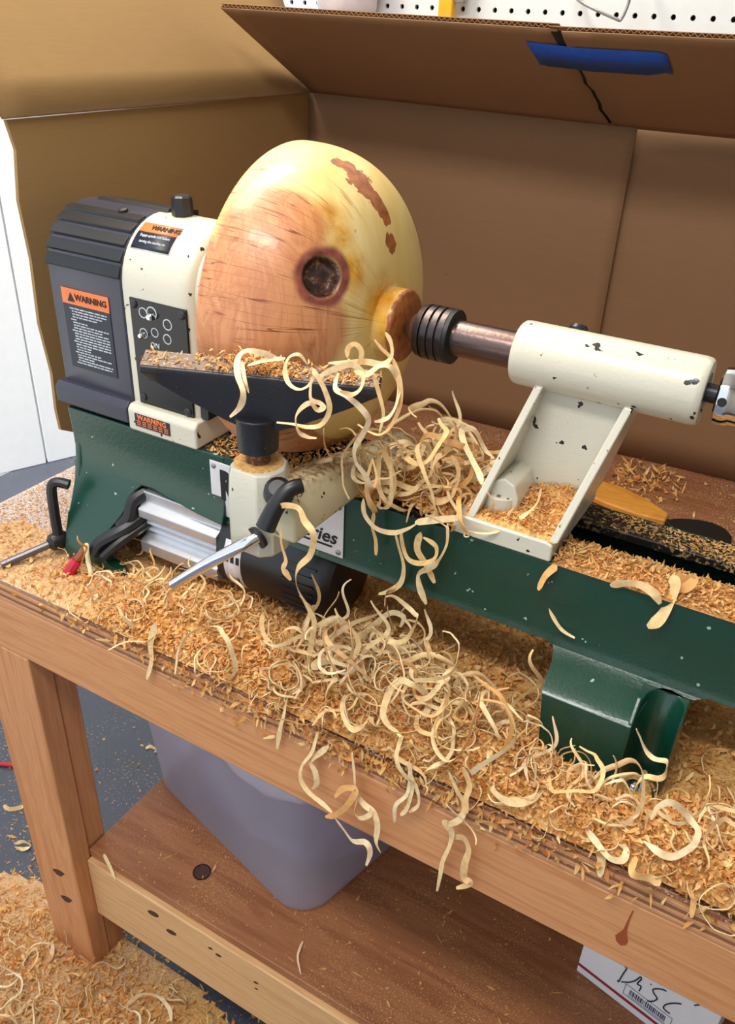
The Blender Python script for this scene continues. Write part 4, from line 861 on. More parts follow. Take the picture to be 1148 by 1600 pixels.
for a in (168, 228):
    for x in (-.548, -.540, -.532):
        aa = math.radians(a); bb = math.radians(a + 9)
        MB().add([(x - .0025, my + math.cos(aa) * (mr + .0013), mz + math.sin(aa) * (mr + .0013)), (x + .0025, my + math.cos(aa) * (mr + .0013), mz + math.sin(aa) * (mr + .0013)), (x + .0025, my + math.cos(bb) * (mr + .0013), mz + math.sin(bb) * (mr + .0013)), (x - .0025, my + math.cos(bb) * (mr + .0013), mz + math.sin(bb) * (mr + .0013))], [(0, 1, 2, 3)]).build('print_block', M['ink'], mo, solid=.0003, smooth=0)
al = [(.150, .955), (.134, .950), (.134, .936), (.122, .930), (.122, .918), (.134, .914), (.128, .907), (.134, .903), (.128, .898), (.134, .894), (.130, .888), (.120, .884), (.120, .868), (.135, .862), (.23, .862), (.23, .955)]
MB().prism(al, -.690, -.5655, lambda p, t_: (t_, p[0], p[1])).build('motor_body', M['alu'], L, bevel=.0012, label='brushed aluminium finned motor body')
MB().box((-.695, .150, .935), (-.688, .20, .955)).build('motor_bracket', M['black'], L, bevel=.002)
# belt-tension handle and strain relief beside the motor
MB().tube([(-.690, .145, .945), (-.700, .128, .935), (-.702, .12, .915), (-.712, .112, .90)], .010, 10).build('cord_grip', M['black'], L)
MB().tube([(-.690, .150, .915), (-.702, .110, .902), (-.722, .085, .888), (-.728, .072, .874)], lambda q: .011 - .003 * q, 10).build('tension_handle', M['black'], L)
MB().tube([(-.685, .135, .905), (-.70, .095, .89), (-.712, .075, .874)], .006, 8).build('cord', M['black'], L)
MB().tube([(-.790, .105, .941), (-.803, .098, .944), (-.808, .092, .938), (-.806, .088, .912), (-.803, .085, .872)], .0068, 10).build('lift_lever', M['black'], L)
MB().lathe([(0, .006), (.004, .011), (.014, .0135), (.024, .011), (.028, .006)], (-.800, .098, .862), (-.3, -1, .0), 20).build('lever_hub', M['black'], L)
MB().cyl((-.808, .075, .860), (-.838, .018, .8475), .0052, 14).build('lever_rod', plain('grey_steel', (110, 108, 112), .35, .8), L, bevel=.001)

# red wire connector with a scrap of string
rc = thing('wire_connector', (-.745, .055, T), 'red crimp wire connector with bare wire leaning on the green pedestal', 'connector')
MB().tube([(-.752, .050, .846), (-.747, .055, .858), (-.742, .060, .868)], .0075, 10).build('sleeve', M['red'], rc)
MB().tube([(-.742, .060, .868), (-.737, .064, .876), (-.733, .068, .884)], .0055, 10).build('barrel', plain('tarnished_copper', (150, 92, 66), .35, .7), rc)
MB().tube([(-.733, .068, .884), (-.730, .068, .890), (-.726, .064, .885), (-.724, .062, .870), (-.718, .058, .860), (-.716, .055, .848)], .003, 8).build('string', plain('cream_string', (226, 210, 170), .8), rc)

# ============================================================ turned bowl blank on the spindle
bw = thing('wooden_bowl', (-.46, AY, AZ), 'pale yellow half-turned wooden bowl blank with knot hole, mounted on the lathe', 'bowl')
x0, x1, RR, rt, pe, qe = -.515, -.397, .163, .037, 2.49, 2.03
NT_, NP_ = 360, 150
us = np.concatenate([np.linspace(0, 1, NP_ - 30) ** 1.0, np.linspace(1, 1, 1)]); us = np.concatenate([1 - (1 - np.linspace(0, 1, NP_)) ** 1.6])
prx = x0 + (x1 - x0) * us; prr = rt + (RR - rt) * (1 - us ** pe) ** (1 / qe)
# start a touch behind the rim (rounded), end with the tenon
prx = np.concatenate([[x0 - .004, x0 - .004, x0 - .002], prx, [x1 + .0005, x1 + .012, x1 + .018, x1 + .020, x1 + .020]])
prr = np.concatenate([[.02, RR - .008, RR - .001], prr, [rt, rt, rt, rt - .002, .0005]])
# a finer set of rings over the dome
th = np.linspace(0, 2 * PI, NT_, endpoint=False)
V = np.stack([np.repeat(prx, NT_), AY + np.outer(prr, np.cos(th)).ravel(), AZ + np.outer(prr, np.sin(th)).ravel()], -1)
nr = len(prx)
i, j = np.meshgrid(np.arange(nr - 1), np.arange(NT_), indexing='ij')
Fc = np.stack([i * NT_ + j, i * NT_ + (j + 1) % NT_, (i + 1) * NT_ + (j + 1) % NT_, (i + 1) * NT_ + j], -1).reshape(-1, 4)
KN = np.array([-.419, .124, 1.267])
wobv = np.array([noise.noise(Vector(p) * 14) for p in V]); wob2 = np.array([noise.noise(Vector(p) * 55) for p in V])
dk = np.linalg.norm(V - KN, axis=1)
def ss(a, b, x): q = np.clip((x - a) / (b - a), 0, 1); return q * q * (3 - 2 * q)
knot = 1 - ss(.0185, .0215, dk + wob2 * .002); ringm = (1 - ss(.0245, .0305, dk + wob2 * .0018 + wobv * .010)) * 1.0
inward = np.array([-.62, .45, -.30]); inward /= np.linalg.norm(inward)
V = V + inward[None] * (ss(0.022, .012, dk) if False else (1 - ss(.012, .0215, dk)) * (.013 + .004 * wob2))[:, None]
hc = [np.array(c) for c in ([-.468, .069, 1.243], [-.464, .105, 1.305], [-.455, .069, 1.209], [-.424, .097, 1.22])]
dh = np.minimum.reduce([np.linalg.norm(V - c, axis=1) - r for c, r in zip(hc, (.072, .050, .080, .045))]) + wobv * .012
# heartwood carries on around the lower back of the blank
ang = np.arctan2(V[:, 2] - AZ, V[:, 1] - AY)
dh = np.minimum(dh, np.where((V[:, 2] < 1.19) & (V[:, 0] < -.43), (V[:, 2] - 1.16) * .8 + wobv * .02, 1))
heartm = 1 - ss(-.006, .010, dh)
barkm = np.zeros(len(V))
for c, r in (([-.447, .214, 1.348], .010), ([-.437, .214, 1.340], .012), ([-.427, .215, 1.330], .010), ([-.42, .222, 1.32], .009), ([-.414, .226, 1.31], .008), ([-.41, .226, 1.303], .006), ([-.403, .225, 1.281], .008), ([-.454, .209, 1.352], .007)):
    d = np.linalg.norm((V - np.array(c)) * np.array([1, 1, 1]), axis=1); barkm = np.maximum(barkm, 1 - ss(r * .55, r * 2.0, d))
tip = ss(x1 + .014, x1 + .0195, V[:, 0]) * 1.0
side = ss(x1 - .002, x1 + .002, V[:, 0]) * ss(.15, .19, np.full(len(V), .2)) * (ss(-.4, .4, -np.cos(ang)) * .0)
barkm = np.maximum(barkm, tip)
stm = np.zeros(len(V))
for c, r in (([-.43, .148, 1.311], .022), ([-.418, .152, 1.295], .018), ([-.396, .197, 1.231], .028), ([-.44, .142, 1.319], .012), ([-.405, .161, 1.269], .022)):
    stm = np.maximum(stm, 1 - ss(r * .3, r * 1.4, np.linalg.norm(V - np.array(c), axis=1)))
stm = np.maximum(stm, ss(x1 - .001, x1 + .003, V[:, 0]) * .9) * (1 - .6 * heartm)
stk = np.clip(1 - ss(.02, .075, dh), 0, 1) * (1 - ss(.0, .03, .045 - dk) * 0)
# recess the bark pockets a little
me = mesh_np('blank', V - np.array(bw['_o']), Fc, M['bowl'])
for nm, ar in (('heart', heartm), ('bark', barkm), ('knot', knot), ('ring', ringm * (1 - knot)), ('stain', stm), ('streak', stk), ('ang', np.arctan2(V[:, 2] - AZ, -(V[:, 1] - AY)) * 21), ('mer', V[:, 0] * 6)):
    at = me.attributes.new(nm, 'FLOAT', 'POINT'); at.data.foreach_set('value', ar.astype(np.float32))
bl = bpy.data.objects.new('blank', me); COL.objects.link(bl); bl.parent = bw

# ============================================================ tailstock
TS = thing('tailstock', (-.2, .21, ZT), 'chipped cream cast iron tailstock clamped on the green bed', 'tailstock')
tb = MB(); tb.prism([(-.271, ZT + .0006), (-.271, 1.052), (-.262, 1.0545), (-.175, 1.0545), (-.168, 1.052), (-.168, ZT + .0006)], .1385, .283, lambda p, t_: (p[0], t_, p[1]))
tb.build('base', M['cream'], TS, bevel=.0025)
def ribp(xb, xt, th_, name='rib'):
    q = [(.141, 1.054), (.146, 1.066), (.193, 1.182), (.25, 1.182), (.283, 1.054)]
    f = lambda y, z: xb + (xt - xb) * (z - 1.054) / (1.182 - 1.054)
    MB().prism(q, -th_ / 2, th_ / 2, lambda p, t_: (f(*p) + t_, p[0], p[1])).build(name, M['cream'], TS, bevel=.0018)
ribp(-.2545, -.2215, .0085); ribp(-.169, -.1365, .0085)
MB().hexa([(-.250, .212, 1.054), (-.173, .212, 1.054), (-.173, .224, 1.054), (-.250, .224, 1.054), (-.219, .212, 1.182), (-.139, .212, 1.182), (-.139, .224, 1.182), (-.219, .224, 1.182)]).build('web', M['cream'], TS)
br = MB(); br.lathe([(0, .018), (0, .0285), (.002, .0302), (.006, .0308), (.168, .0308), (.173, .0300), (.175, .028), (.175, .018)], (-.2535, AY, AZ), (1, 0, 0), 48, cap=False)
br.lathe([(0, .018), (.175, .018)], (-.2535, AY, AZ), (1, 0, 0), 32, cap=False)
br.build('barrel', M['cream'], TS, smooth=45)
MB().lathe([(0, .018), (.005, .018), (.02, .0178)], (-.236, .175, 1.054), (0, 0, 1), 24).build('boss', M['cream'], TS, bevel=.002)
MB().prism([(-.016, 0), (.016, 0), (.016, .022), (.011, .034), (0, .039), (-.011, .034), (-.016, .022)], .165, .213, lambda p, t_: (-.2325 + p[0], t_, 1.054 + p[1])).build('boss', M['cream'], TS, bevel=.002)
MB().lathe([(0, .0065), (.004, .0065), (.0055, .0045), (.0055, .003), (.003, .0028)], (-.2355, .165, 1.068), (0, -1, 0), 12).build('bolt', M['ironTop'], TS)
MB().cyl((-.325, AY, AZ), (-.245, AY, AZ), .0180, 32).build('quill', M['steel'], TS, bevel=.001)
MB().lathe([(0, .0085), (.004, .009), (.007, .007)], (-.205, .236, 1.2265), (0, .4, .92), 16).build('quill_lock', M['black'], TS)
MB().cyl((-.080, AY, AZ), (-.066, AY, AZ), .0085, 20).build('screw_shaft', M['black'], TS)
hw = MB().lathe([(0, .012), (0, .022), (.002, .0255), (.007, .0262), (.012, .0255), (.014, .024), (.030, .024), (.033, .020), (.033, .012)], (-.0685, AY, AZ), (1, 0, 0), 40).build('handwheel', M['chrome'], TS, smooth=40)
MB().lathe([(0, .004), (.0008, .004)], (-.062, AY - .0262, AZ + .004), (0, -1, .1), 14).build('set_screw', M['ink'], hw)
# live centre in the quill
LC = thing('live_center', (-.345, AY, AZ), 'dark ringed steel live center pressed against the bowl tenon', 'live center')
MB().lathe([(0, .026), (.0075, .0275)], (-.359, AY, AZ), (1, 0, 0), 40).build('body_ring', M['chuck'], LC, bevel=.0008)
for i in range(3):
    x = -.3510 + i * .0085; MB().cyl((x, AY, AZ), (x + .0012, AY, AZ), .0255, 40).build('groove', M['ink'], LC)
    MB().cyl((x + .0012, AY, AZ), (x + .0083, AY, AZ), .0275, 40).build('body_ring', M['chuck'], LC, bevel=.0008)
MB().lathe([(0, .0275), (.004, .027), (.005, .021)], (-.3255, AY, AZ), (1, 0, 0), 40).build('seal', M['ink'], LC)
MB().lathe([(0, .0012), (.008, .010), (.018, .020), (.022, .0245)], (-.3805, AY, AZ), (1, 0, 0), 32).build('cone_point', M['rust'], LC)

# ============================================================ tool rest base (banjo) and tool rest
BJ = thing('lathe_banjo', (-.42, .12, ZT), 'cream cast iron tool rest base clamped across the bed under the rest', 'banjo')
PX, PY = -.442, .050
# arm: lofted along its length
def sec(t_):
    y = .03 + t_ * .245; xl_ = -.452 + .042 * t_; xr_ = -.386 + .005 * t_; zb = ZT + .0012; zt2 = 1.090 - .030 * t_
    w_ = (xr_ - xl_)
    return [(xl_, y, zb), (xr_, y, zb), (xr_ - w_ * .02, y, zb + (zt2 - zb) * .55), (xr_ - w_ * .22, y, zt2 - .002), (xl_ + w_ * .5, y, zt2), (xl_ + w_ * .15, y, zt2 - .004), (xl_, y, zt2 - .014)]
MB().loft([sec(q) for q in (0, .25, .5, .75, .95)] + [[(x * .8 + -.392 * .2, .275, 1.045 + (z - 1.045) * .7) for x, y, z in sec(1)]], True).build('arm', M['cream_dusty'], BJ, bevel=.004, smooth=50)
hd = MB().loft([[(PX + dx * s_, PY + dy * s_, z) for dx, dy in ((-.024, -.020), (-.016, -.029), (.018, -.030), (.030, -.020), (.034, .0), (.024, .022), (.008, .031), (-.012, .030), (-.026, .018), (-.029, 0))] for z, s_ in ((1.008, .86), (1.014, .98), (1.06, .99), (1.092, .93), (1.100, .86))], True).build('head', M['cream'], BJ, smooth=45, bevel=.002)
MB().lathe([(0, .0245), (.0015, .0235), (.002, .0135)], (PX, PY, 1.0995), (0, 0, 1), 28).build('sawdust_ring', M['heap'], BJ)['kind'] = 'stuff'
MB().lathe([(0, .012), (.004, .012), (.004, .0085)], (-.424, .0235, 1.035), (-.25, -.93, -.28), 24).build('collar', M['ink'], BJ)
MB().tube([(-.423, .024, 1.036), (-.437, .008, 1.0265), (-.470, -.003, 1.000), (-.5185, -.0015, .9555)], .0062, 16).build('lever', M['chrome'], BJ, label='polished chrome clamping lever')
MB().lathe([(0, .014), (.006, .015), (.014, .013), (.018, .008)], (-.405, .032, 1.083), (.25, -.55, .8), 18).build('clamp_hub', M['black'], BJ)
MB().tube([(-.378, .030, 1.103), (-.386, .020, 1.100), (-.393, .008, 1.085), (-.398, -.001, 1.066)], lambda q: .0070 + .0025 * q, 14).build('clamp_handle', M['black'], BJ)

TR = thing('tool_rest', (PX, PY, 1.10), 'black cast iron tool rest with worn top edge, sprinkled with sawdust', 'tool rest')
fl_, fr__, bl_, brr = Vector((-.537, 0, 1.192)), Vector((-.328, .075, 1.194)), Vector((-.549, .023, 1.199)), Vector((-.336, .096, 1.200))
def along(t_): return fl_.lerp(fr__, t_), bl_.lerp(brr, t_)
secs = []
for t_ in np.linspace(0, 1, 25):
    f, b = along(float(t_)); dep = .010 + .044 * max(0.0, min(1.0, (min(t_, 1 - t_) - .01) / .40)) ** .85
    nb = (b - f); nb.z = 0; nb.normalize()
    secs.append([f, f - Vector((0, 0, .006)), f + nb * .007 - Vector((0, 0, dep)), f + nb * .013 - Vector((0, 0, dep + .001)), f + nb * .018 - Vector((0, 0, dep * .45)), b - Vector((0, 0, .009)), b])
MB().loft(secs, True).build('blade', M['iron'], TR, smooth=40, bevel=.0012)
tp2 = MB(); q = []
for t_ in np.linspace(.003, .997, 9):
    f, b = along(float(t_)); q.append([f.lerp(b, .06) + Vector((0, 0, .0002)), f.lerp(b, .94) + Vector((0, 0, .0002)), f.lerp(b, .94) + Vector((0, 0, .0008)), f.lerp(b, .06) + Vector((0, 0, .0008))])
tp2.loft(q, True).build('top_edge', M['ironTop'], TR, smooth=0, label='worn brown top edge')
MB().lathe([(0, .0195), (.030, .0205), (.036, .0215)], (PX, PY, 1.114), (0, 0, 1), 28).build('boss', M['iron'], TR, bevel=.002)
MB().cyl((PX, PY, 1.085), (PX, PY, 1.1145), .0115, 24).build('post', M['rust'], TR)

# ============================================================ made-up flat shapes for a lit patch and shadow behind the bed
M['blacker'] = plain('black_rubber', (10, 9, 9), .6)  # black colour stands in for the shadow behind the bed
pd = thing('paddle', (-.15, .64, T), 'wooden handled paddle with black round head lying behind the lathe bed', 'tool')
MB().loft([[(x, y0 - w_, T + .001), (x, y0 + w_, T + .001), (x, y0 + w_, T + .012), (x, y0 - w_, T + .012)] for x, y0, w_ in ((-.262, .655, .028), (-.22, .650, .034), (-.17, .638, .028), (-.13, .626, .012))], True).build('handle', M['honey'], pd, bevel=.004)  # flat honey shape made up for the lit patch
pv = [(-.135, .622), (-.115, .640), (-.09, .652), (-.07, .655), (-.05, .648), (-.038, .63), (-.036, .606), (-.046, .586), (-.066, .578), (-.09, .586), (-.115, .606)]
MB().prism(pv, T + .001, T + .008, lambda p, t_: (p[0], p[1], t_)).build('head', M['blacker'], pd, bevel=.002)  # flat black shape made up for the shadow

# ============================================================ shavings: loose stuff first
def g2(x, y, cx, cy, sx, sy, a): return a * np.exp(-((x - cx) / sx) ** 2 - ((y - cy) / sy) ** 2)
def h_bench(x, y):
    h = g2(x, y, -.285, .058, .095, .044, .046) + g2(x, y, -.52, .055, .16, .042, .024) + g2(x, y, -.18, .048, .10, .034, .018) + g2(x, y, -.03, .035, .16, .035, .020) + g2(x, y, .15, .03, .16, .04, .018)
    h = h + .010 * np.clip((x + .05) / .05, 0, 1) * np.clip((.5 - y) / .2, 0, 1)
    h = h + .004 * np.clip((x + .80) / .1, 0, 1) * np.clip((.45 - y) / .15, 0, 1) * (x < -.02) + .0035 * np.clip((x + .97) / .06, 0, 1) * np.clip((.16 - y) / .12, 0, 1)
    h = h * np.where((x > -.068) & (x < -.008) & (y > .060) & (y < .13), .2, 1)
    return h * np.clip((y + .004) / .012, 0.25, 1)
def scatter(n, h, x0, x1, y0, y1, z0, up=.004, dens=None):
    out = []
    while len(out) < n:
        m = n * 2; x = RNG.uniform(x0, x1, m); y = RNG.uniform(y0, y1, m); H = h(x, y)
        keep = RNG.random(m) < (dens(x, y) if dens else np.clip(H / .02, .05, 1))
        for a, b, c in zip(x[keep], y[keep], H[keep]): out.append((a, b, z0 + c + RNG.uniform(.0005, up)))
    return np.array(out[:n])
HV, HF = heap_grid(h_bench, -.97, .40, .001, .45, .006, T - .0005)
dz = lambda x, y: np.clip(h_bench(x, y) / .018, .03, 1) * np.where(x < -.64, .3, 1) * np.where((x > -.02) & (y > .10), .25, 1)
c1 = chips(scatter(15000, h_bench, -.95, .40, .0, .30, T, .007, dz), (.006, .017), (.0018, .0050), .5, 2.6)
c2 = chips(scatter(9000, lambda x, y: h_bench(x, y) * .8, -.06, .40, .0, .45, T, .004, lambda x, y: np.ones_like(x)), (.0025, .006), (.0008, .002), .5, 1.0, 3)
c3 = chips(scatter(6500, h_bench, -.97, -.0, .0, .45, T, .003, lambda x, y: np.where(x < -.6, 1.0, .5) * np.clip((.42 - y) / .2, .1, 1)), (.002, .0075), (.001, .0028), .35, 1.6, 3)
cR = chips(scatter(2600, h_bench, -.66, .40, .0, .022, T, .006, lambda x, y: np.ones_like(x)), (.006, .016), (.0018, .0045), .7, 2.4)
# chips spilling over the bench edge
e = np.stack([RNG.normal(-.33, .15, 420), RNG.uniform(-.006, .002, 420), T - np.abs(RNG.normal(0, .016, 420))], -1); e2 = np.stack([RNG.uniform(-.72, .3, 160), RNG.uniform(-.005, .001, 160), T - np.abs(RNG.normal(0, .006, 160))], -1)
c4 = chips(np.concatenate([e, e2]), (.008, .020), (.002, .0050), 1.2, 2.2)
stuff('bench_shavings', [(HV, HF, 0), (*c1, 1), (*c2, 2), (*c3, 2), (*c4, 1), (*cR, 1)], [M['heap'], M['chips'], M['dustchips']], 'drift of orange and straw wood chips along the front of the workbench', 'wood chips')

# chips in the tailstock tray
ht = lambda x, y: np.where((x > -.262) & (x < -.166 + .0) & (y > .143) & (y < .211), .004 + .022 * np.clip((y - .15) / .06, 0, 1) * np.clip((x + .25) / .06, 0, 1), 0)
V1, F1 = heap_grid(ht, -.263, -.164, .141, .2125, .004, 1.054)
stuff('tailstock_chips', [(V1, F1, 0), (*chips(scatter(1100, ht, -.262, -.168, .145, .210, 1.054, .004, lambda x, y: np.ones_like(x)), (.003, .010), (.001, .003), .6, 1.5), 1)], [M['heap'], M['chips']], 'orange chips piled in the foot of the cream tailstock', 'wood chips')
# sawdust along the bed ways
hb = lambda x, y: .009 * np.clip(1 - np.abs((y - .166) / .028), 0, 1) * (x > -.166)
V1, F1 = heap_grid(hb, -.166, .14, .139, .194, .004, ZT)
cA = chips(scatter(2600, hb, -.166, .14, .1405, .192, ZT, .004, lambda x, y: np.ones_like(x)), (.003, .010), (.001, .003), .6, 1.4)
stuff('front_way_sawdust', [(V1, F1, 0), (*cA, 1)], [M['heapdark'], M['chips']], 'golden sawdust heaped on the front bed way right of the tailstock', 'sawdust')
hz = lambda x, y: x * 0
cB = chips(scatter(1500, hz, -.15, .14, .236, .271, ZT, .0018, lambda x, y: np.clip((x + .16) / .2, .3, 1)), (.002, .006), (.0007, .002), .3, 1.0, 3)
stuff('rear_way_sawdust', [(*cB, 0)], [M['dustchips']], 'pale sawdust sprinkled on the dark rear bed way', 'sawdust')
hp = lambda x, y: .030 * np.exp(-((x + .325) / .045) ** 2 - ((y - .18) / .05) ** 2)
V1, F1 = heap_grid(hp, -.41, -.262, .141, .275, .005, ZT)
cC = chips(scatter(900, hp, -.41, -.265, .137, .27, ZT, .008, lambda x, y: np.clip(hp(x, y) / .02, .2, 1)), (.006, .018), (.002, .005), .7, 2.4)
cD = chips(scatter(900, hz, -.59, -.46, .141, .27, ZT, .003, lambda x, y: np.where((y < .193) | (y > .234), 1.0, 0.0)), (.003, .009), (.001, .003), .5, 1.4)
stuff('bed_chips', [(V1, F1, 0), (*cC, 1), (*cD, 1)], [M['heap'], M['chips']], 'bed of chips under the curls between tool rest base and tailstock', 'wood chips')
# dust on the tool rest
pp = []
while len(pp) < 900:
    t_ = RNG.random(); d = RNG.random()
    if RNG.random() < .12 + .9 * math.exp(-((t_ - .5) / .16) ** 2) + .3 * math.exp(-((t_ - .9) / .1) ** 2):
        f, b = along(t_); p = f.lerp(b, .1 + .85 * d); pp.append((p.x, p.y, p.z + .0012 + abs(RNG.normal(0, .0015)) * (1 + 2.5 * math.exp(-((t_ - .45) / .12) ** 2))))
stuff('tool_rest_dust', [(*chips(np.array(pp), (.002, .009), (.0007, .0022), .6, 1.6), 0)], [M['chips']], 'orange sawdust lying along the top of the black tool rest', 'sawdust')
# crumbs on the tool rest base arm, behind the bed, on the shelf and on the floor
pp = [(RNG.normal(-.424, .010), RNG.uniform(.06, .26), 0) for _ in range(420)]
pp = np.array([(x, y, 1.0915 - .030 * (y - .03) / .245 - max(0, abs(x + .424) - .008) * .4) for x, y, _ in pp])
stuff('arm_sawdust', [(*chips(pp, (.002, .006), (.0007, .002), .4, 1.0, 3), 0)], [M['dustchips']], 'brown sawdust on top of the cream tool rest base arm', 'sawdust')
cL = chips(scatter(9000, lambda x, y: x * 0, -.975, -.70, .02, .55, T, .0012, lambda x, y: np.clip(1.3 + (-.80 - x) * 6, .1, 1)), (.0015, .0055), (.0008, .0026), .25, .8, 3)
stuff('pale_dust', [(*cL, 0)], [chipmat('pale_dust', [(226, 212, 200), (206, 190, 180), (236, 222, 206), (190, 166, 150)])], 'pale grey dust covering the left end of the workbench', 'sawdust')
cE = chips(scatter(260, hz, -.55, .15, .33, .80, T, .002, lambda x, y: np.clip(1.2 - np.abs(y - .62) * 3, .15, 1)), (.005, .018), (.0015, .006), .35, 1.5)
cF = chips(scatter(160, hz, -.24, -.12, .66, .80, T, .010, lambda x, y: np.exp(-((x + .2) / .05) ** 2 - ((y - .74) / .05) ** 2)), (.01, .03), (.002, .005), .6, 2.0)
stuff('back_crumbs', [(*cE, 0), (*cF, 0)], [M['chips']], 'scattered chips on the bench top before the cardboard box', 'wood chips')
cG = chips(scatter(2600, hz, -.79, .45, .036, .75, .295, .0012, lambda x, y: np.clip(1.0 - y * .9, .15, 1)), (.0015, .006), (.0006, .0022), .3, 1.0, 3)
cH = chips(scatter(120, hz, -.79, .2, .027, .40, .295, .002, lambda x, y: np.ones_like(x)), (.008, .02), (.001, .004), .3, 2.0)
cH[0][:, 2] += 0.0
stuff('shelf_sawdust', [(*cG, 0), (*cH, 0)], [M['dustchips']], 'fine sawdust scattered over the lower plywood shelf', 'sawdust')
def h_floor(x, y): return g2(x, y, -.86, -.16, .24, .14, .055) + g2(x, y, -.62, -.10, .16, .10, .030) + g2(x, y, -1.0, -.05, .1, .07, .018)
FV, FF = heap_grid(h_floor, -1.35, -.30, -.50, .14, .010, -.001, .004)
fd = lambda x, y: np.clip(h_floor(x, y) / .02, .02, 1)
cI = chips(scatter(5500, h_floor, -1.4, -.3, -.5, .16, 0, .008, fd), (.008, .022), (.002, .006), .6, 2.6)
cJ = chips(scatter(1600, lambda x, y: x * 0, -1.5, -.45, -.3, .8, 0, .002, lambda x, y: np.exp(-((y + .1) / .3) ** 2) * .9 + .1), (.003, .014), (.001, .005), .3, 1.6)
stuff('floor_shavings', [(FV, FF, 0), (*cI, 1), (*cJ, 2)], [M['heap'], M['chips'], M['dustchips']], 'drift of wood shavings on the dark floor around the left leg', 'wood chips')

# ============================================================ single shavings, placed one by one
for n_, (lab, wd, pts) in enumerate(RIBBONS):
    mb = MB(); mb.loft(ribbon_mesh(pts, wd * (.74 if 'rest' in lab else .92), phase=(n_ * 1.7) % .8 - .4, twist=.5, k=8), True)
    tag(mb.build('wood_shaving', M['curl'], smooth=60), lab, 'shaving')

# loose curls that nothing tells apart: one prototype of each kind, then copies
protos = []; TURNS = []
for k_ in range(16):
    rnd = random.Random(100 + k_); r = rnd.uniform(.010, .023); turns = rnd.uniform(.5, 1.5); pit = rnd.uniform(.004, .016); TURNS.append(turns); n = int(10 + turns * 12)
    P = []
    for i_ in range(n):
        a = turns * 2 * PI * i_ / (n - 1); q = r * (1 + .5 * (i_ / n) * rnd.uniform(.6, 1))
        P.append((q * math.cos(a), q * math.sin(a) * .8, pit * a / 2 + .003 * math.sin(i_ * .9)))
    if k_ % 4 == 3: P = [(i_ * .0035, .008 * math.sin(i_ * .42), .005 * math.cos(i_ * .36)) for i_ in range(n)]
    rings = ribbon_mesh(P, rnd.uniform(.0026, .0050), 0, .35, 2, n0=(0.12, 0.1, 1)) if k_ % 2 else ribbon_mesh(P, rnd.uniform(.0026, .0048), PI / 2, .35, 2, n0=(0.12, 0.1, 1))
    mb = MB(); mb.loft(rings, True); ob = mb.build('wood_shaving', M['curl'], smooth=60); protos.append(ob)
used = set()
def kind_of(k_): return 'wavy strip' if k_ % 4 == 3 else ('small coil' if TURNS[k_] > 1.15 else ('open hook' if TURNS[k_] < .75 else 'loose loop'))
def zone(p, c, names):
    dx, dy = p[0] - c[0], p[1] - c[1]
    if abs(dx) < c[2] and abs(dy) < c[3]: return names[0]
    if abs(dx) / c[2] > abs(dy) / c[3]: return names[1] if dx < 0 else names[2]
    return names[3] if dy < 0 else names[4]
def place(n, pos, where, group, sc=(.8, 1.3), tilt=.9):
    for i_ in range(n):
        k_ = RNG.integers(0, 16); src = protos[k_]
        if k_ in used:
            o = src.copy(); COL.objects.link(o)
        else: o = src; used.add(k_)
        p = pos(); s_ = RNG.uniform(*sc); o.location = p; o.scale = (s_, s_, s_)
        o.rotation_euler = (RNG.normal(0, tilt), RNG.normal(0, tilt), RNG.uniform(0, 2 * PI)); tag(o, '%s of pale wood shaving %s' % (kind_of(k_), zone(p, *where)), 'shaving', group)
def on_heap(cx, cy, sx, sy, up, h=h_bench, z0=T):
    def f():
        while True:
            x = RNG.normal(cx, sx); y = max(.004 if h is h_bench else -9, RNG.normal(cy, sy))
            if h is not h_bench or not (-.15 < x < -.0 and y > .058): break
        return (x, y, z0 + float(h(np.array([x]), np.array([y]))[0]) + RNG.uniform(.002, up))
    return f
place(88, on_heap(-.285, .058, .075, .032, .014), ((-.285, .058, .05, .022), ['on top of the big bench heap', 'on the left shoulder of the big bench heap', 'on the right shoulder of the big bench heap', 'on the front slope of the big bench heap', 'at the back of the big bench heap']), 'shavings in the bench heap', (.85, 1.4), .7)
place(26, on_heap(-.56, .06, .09, .03, .008), ((-.56, .06, .05, .016), ['on the chips straight below the motor', 'on the chips left of the motor', 'on the chips between motor and big heap', 'at the bench edge below the motor', 'on the chips touching the motor']), 'shavings below the motor', (.6, 1.0))
place(26, on_heap(-.08, .035, .14, .022, .006), ((-.08, .035, .06, .015), ['before the green bed foot', 'on the bench left of the green foot', 'on the bench right of the green foot', 'at the bench edge below the green foot', 'against the green foot']), 'shavings by the green foot')
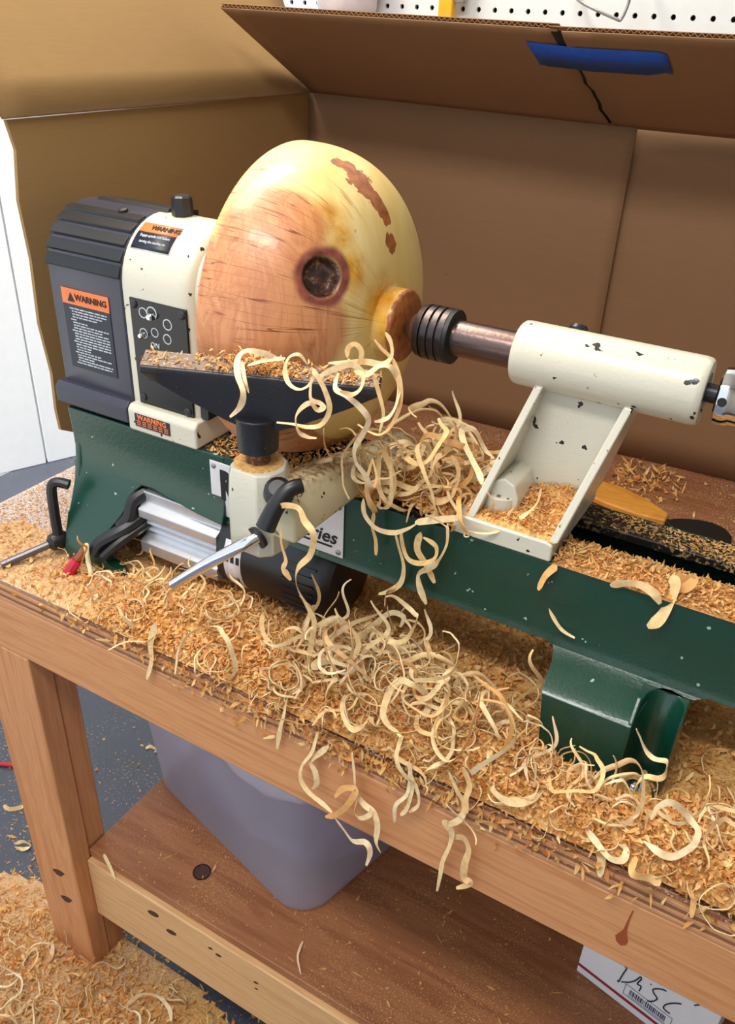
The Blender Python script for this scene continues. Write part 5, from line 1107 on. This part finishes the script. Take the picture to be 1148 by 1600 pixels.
def bedpile(): 
    x = RNG.normal(-.325, .028); y = RNG.normal(.185, .038); y = min(max(y, .145), .27); return (x, y, ZT + float(hp(np.array([x]), np.array([y]))[0]) + RNG.uniform(.004, .022))
place(44, bedpile, ((-.325, .185, .018, .02), ['on top of the lathe bed pile', 'on the banjo side of the lathe bed pile', 'on the tailstock side of the lathe bed pile', 'at the front of the lathe bed pile', 'at the back of the lathe bed pile']), 'shavings piled on the lathe bed', (1.0, 1.6))
place(31, on_heap(-.80, -.10, .17, .08, .012, h_floor, 0), ((-.80, -.10, .09, .04), ['on top of the floor drift', 'at the left of the floor drift', 'at the right of the floor drift', 'at the front of the floor drift', 'by the bench leg in the floor drift']), 'shavings on the floor', (.8, 1.3), .5)
# the smaller ones packed in between
def packed(name, n, pos, label, sc):
    V = []; F = []; o = 0
    for i_ in range(n):
        me = protos[RNG.integers(0, 16)].data; co = np.empty(len(me.vertices) * 3, np.float32); me.vertices.foreach_get('co', co); co = co.reshape(-1, 3)
        R_ = Matrix.Rotation(RNG.uniform(0, 6.28), 3, 'Z') @ Matrix.Rotation(RNG.normal(0, .9), 3, 'X') @ Matrix.Rotation(RNG.normal(0, .9), 3, 'Y')
        s_ = RNG.uniform(*sc); co = co @ np.array(R_).T * s_ + np.array(pos())
        F += [tuple(q + o for q in p.vertices) for p in me.polygons if len(p.vertices) == 4]; V.append(co); o += len(co)
    me = mesh_np(name, np.concatenate(V), np.array(F), M['curl']); ob = bpy.data.objects.new(name, me); COL.objects.link(ob); return tag(ob, label, 'shavings', None, 'stuff')
mixpos = [on_heap(-.29, .06, .09, .038, .008), on_heap(-.29, .06, .09, .038, .008), on_heap(-.50, .055, .13, .033, .006), on_heap(-.10, .04, .16, .026, .005), on_heap(.1, .05, .15, .05, .004)]
packed('small_shavings', 480, lambda: mixpos[RNG.integers(0, 5)](), 'small tangled shavings packed between the larger curls on the bench', (.40, .75))
packed('small_floor_shavings', 160, on_heap(-.82, -.12, .2, .09, .008, h_floor, 0), 'small tangled shavings packed in the drift on the floor', (.6, 1.1))
packed('small_bed_shavings', 36, bedpile, 'small tangled shavings under the curl pile on the lathe bed', (.6, 1.1))
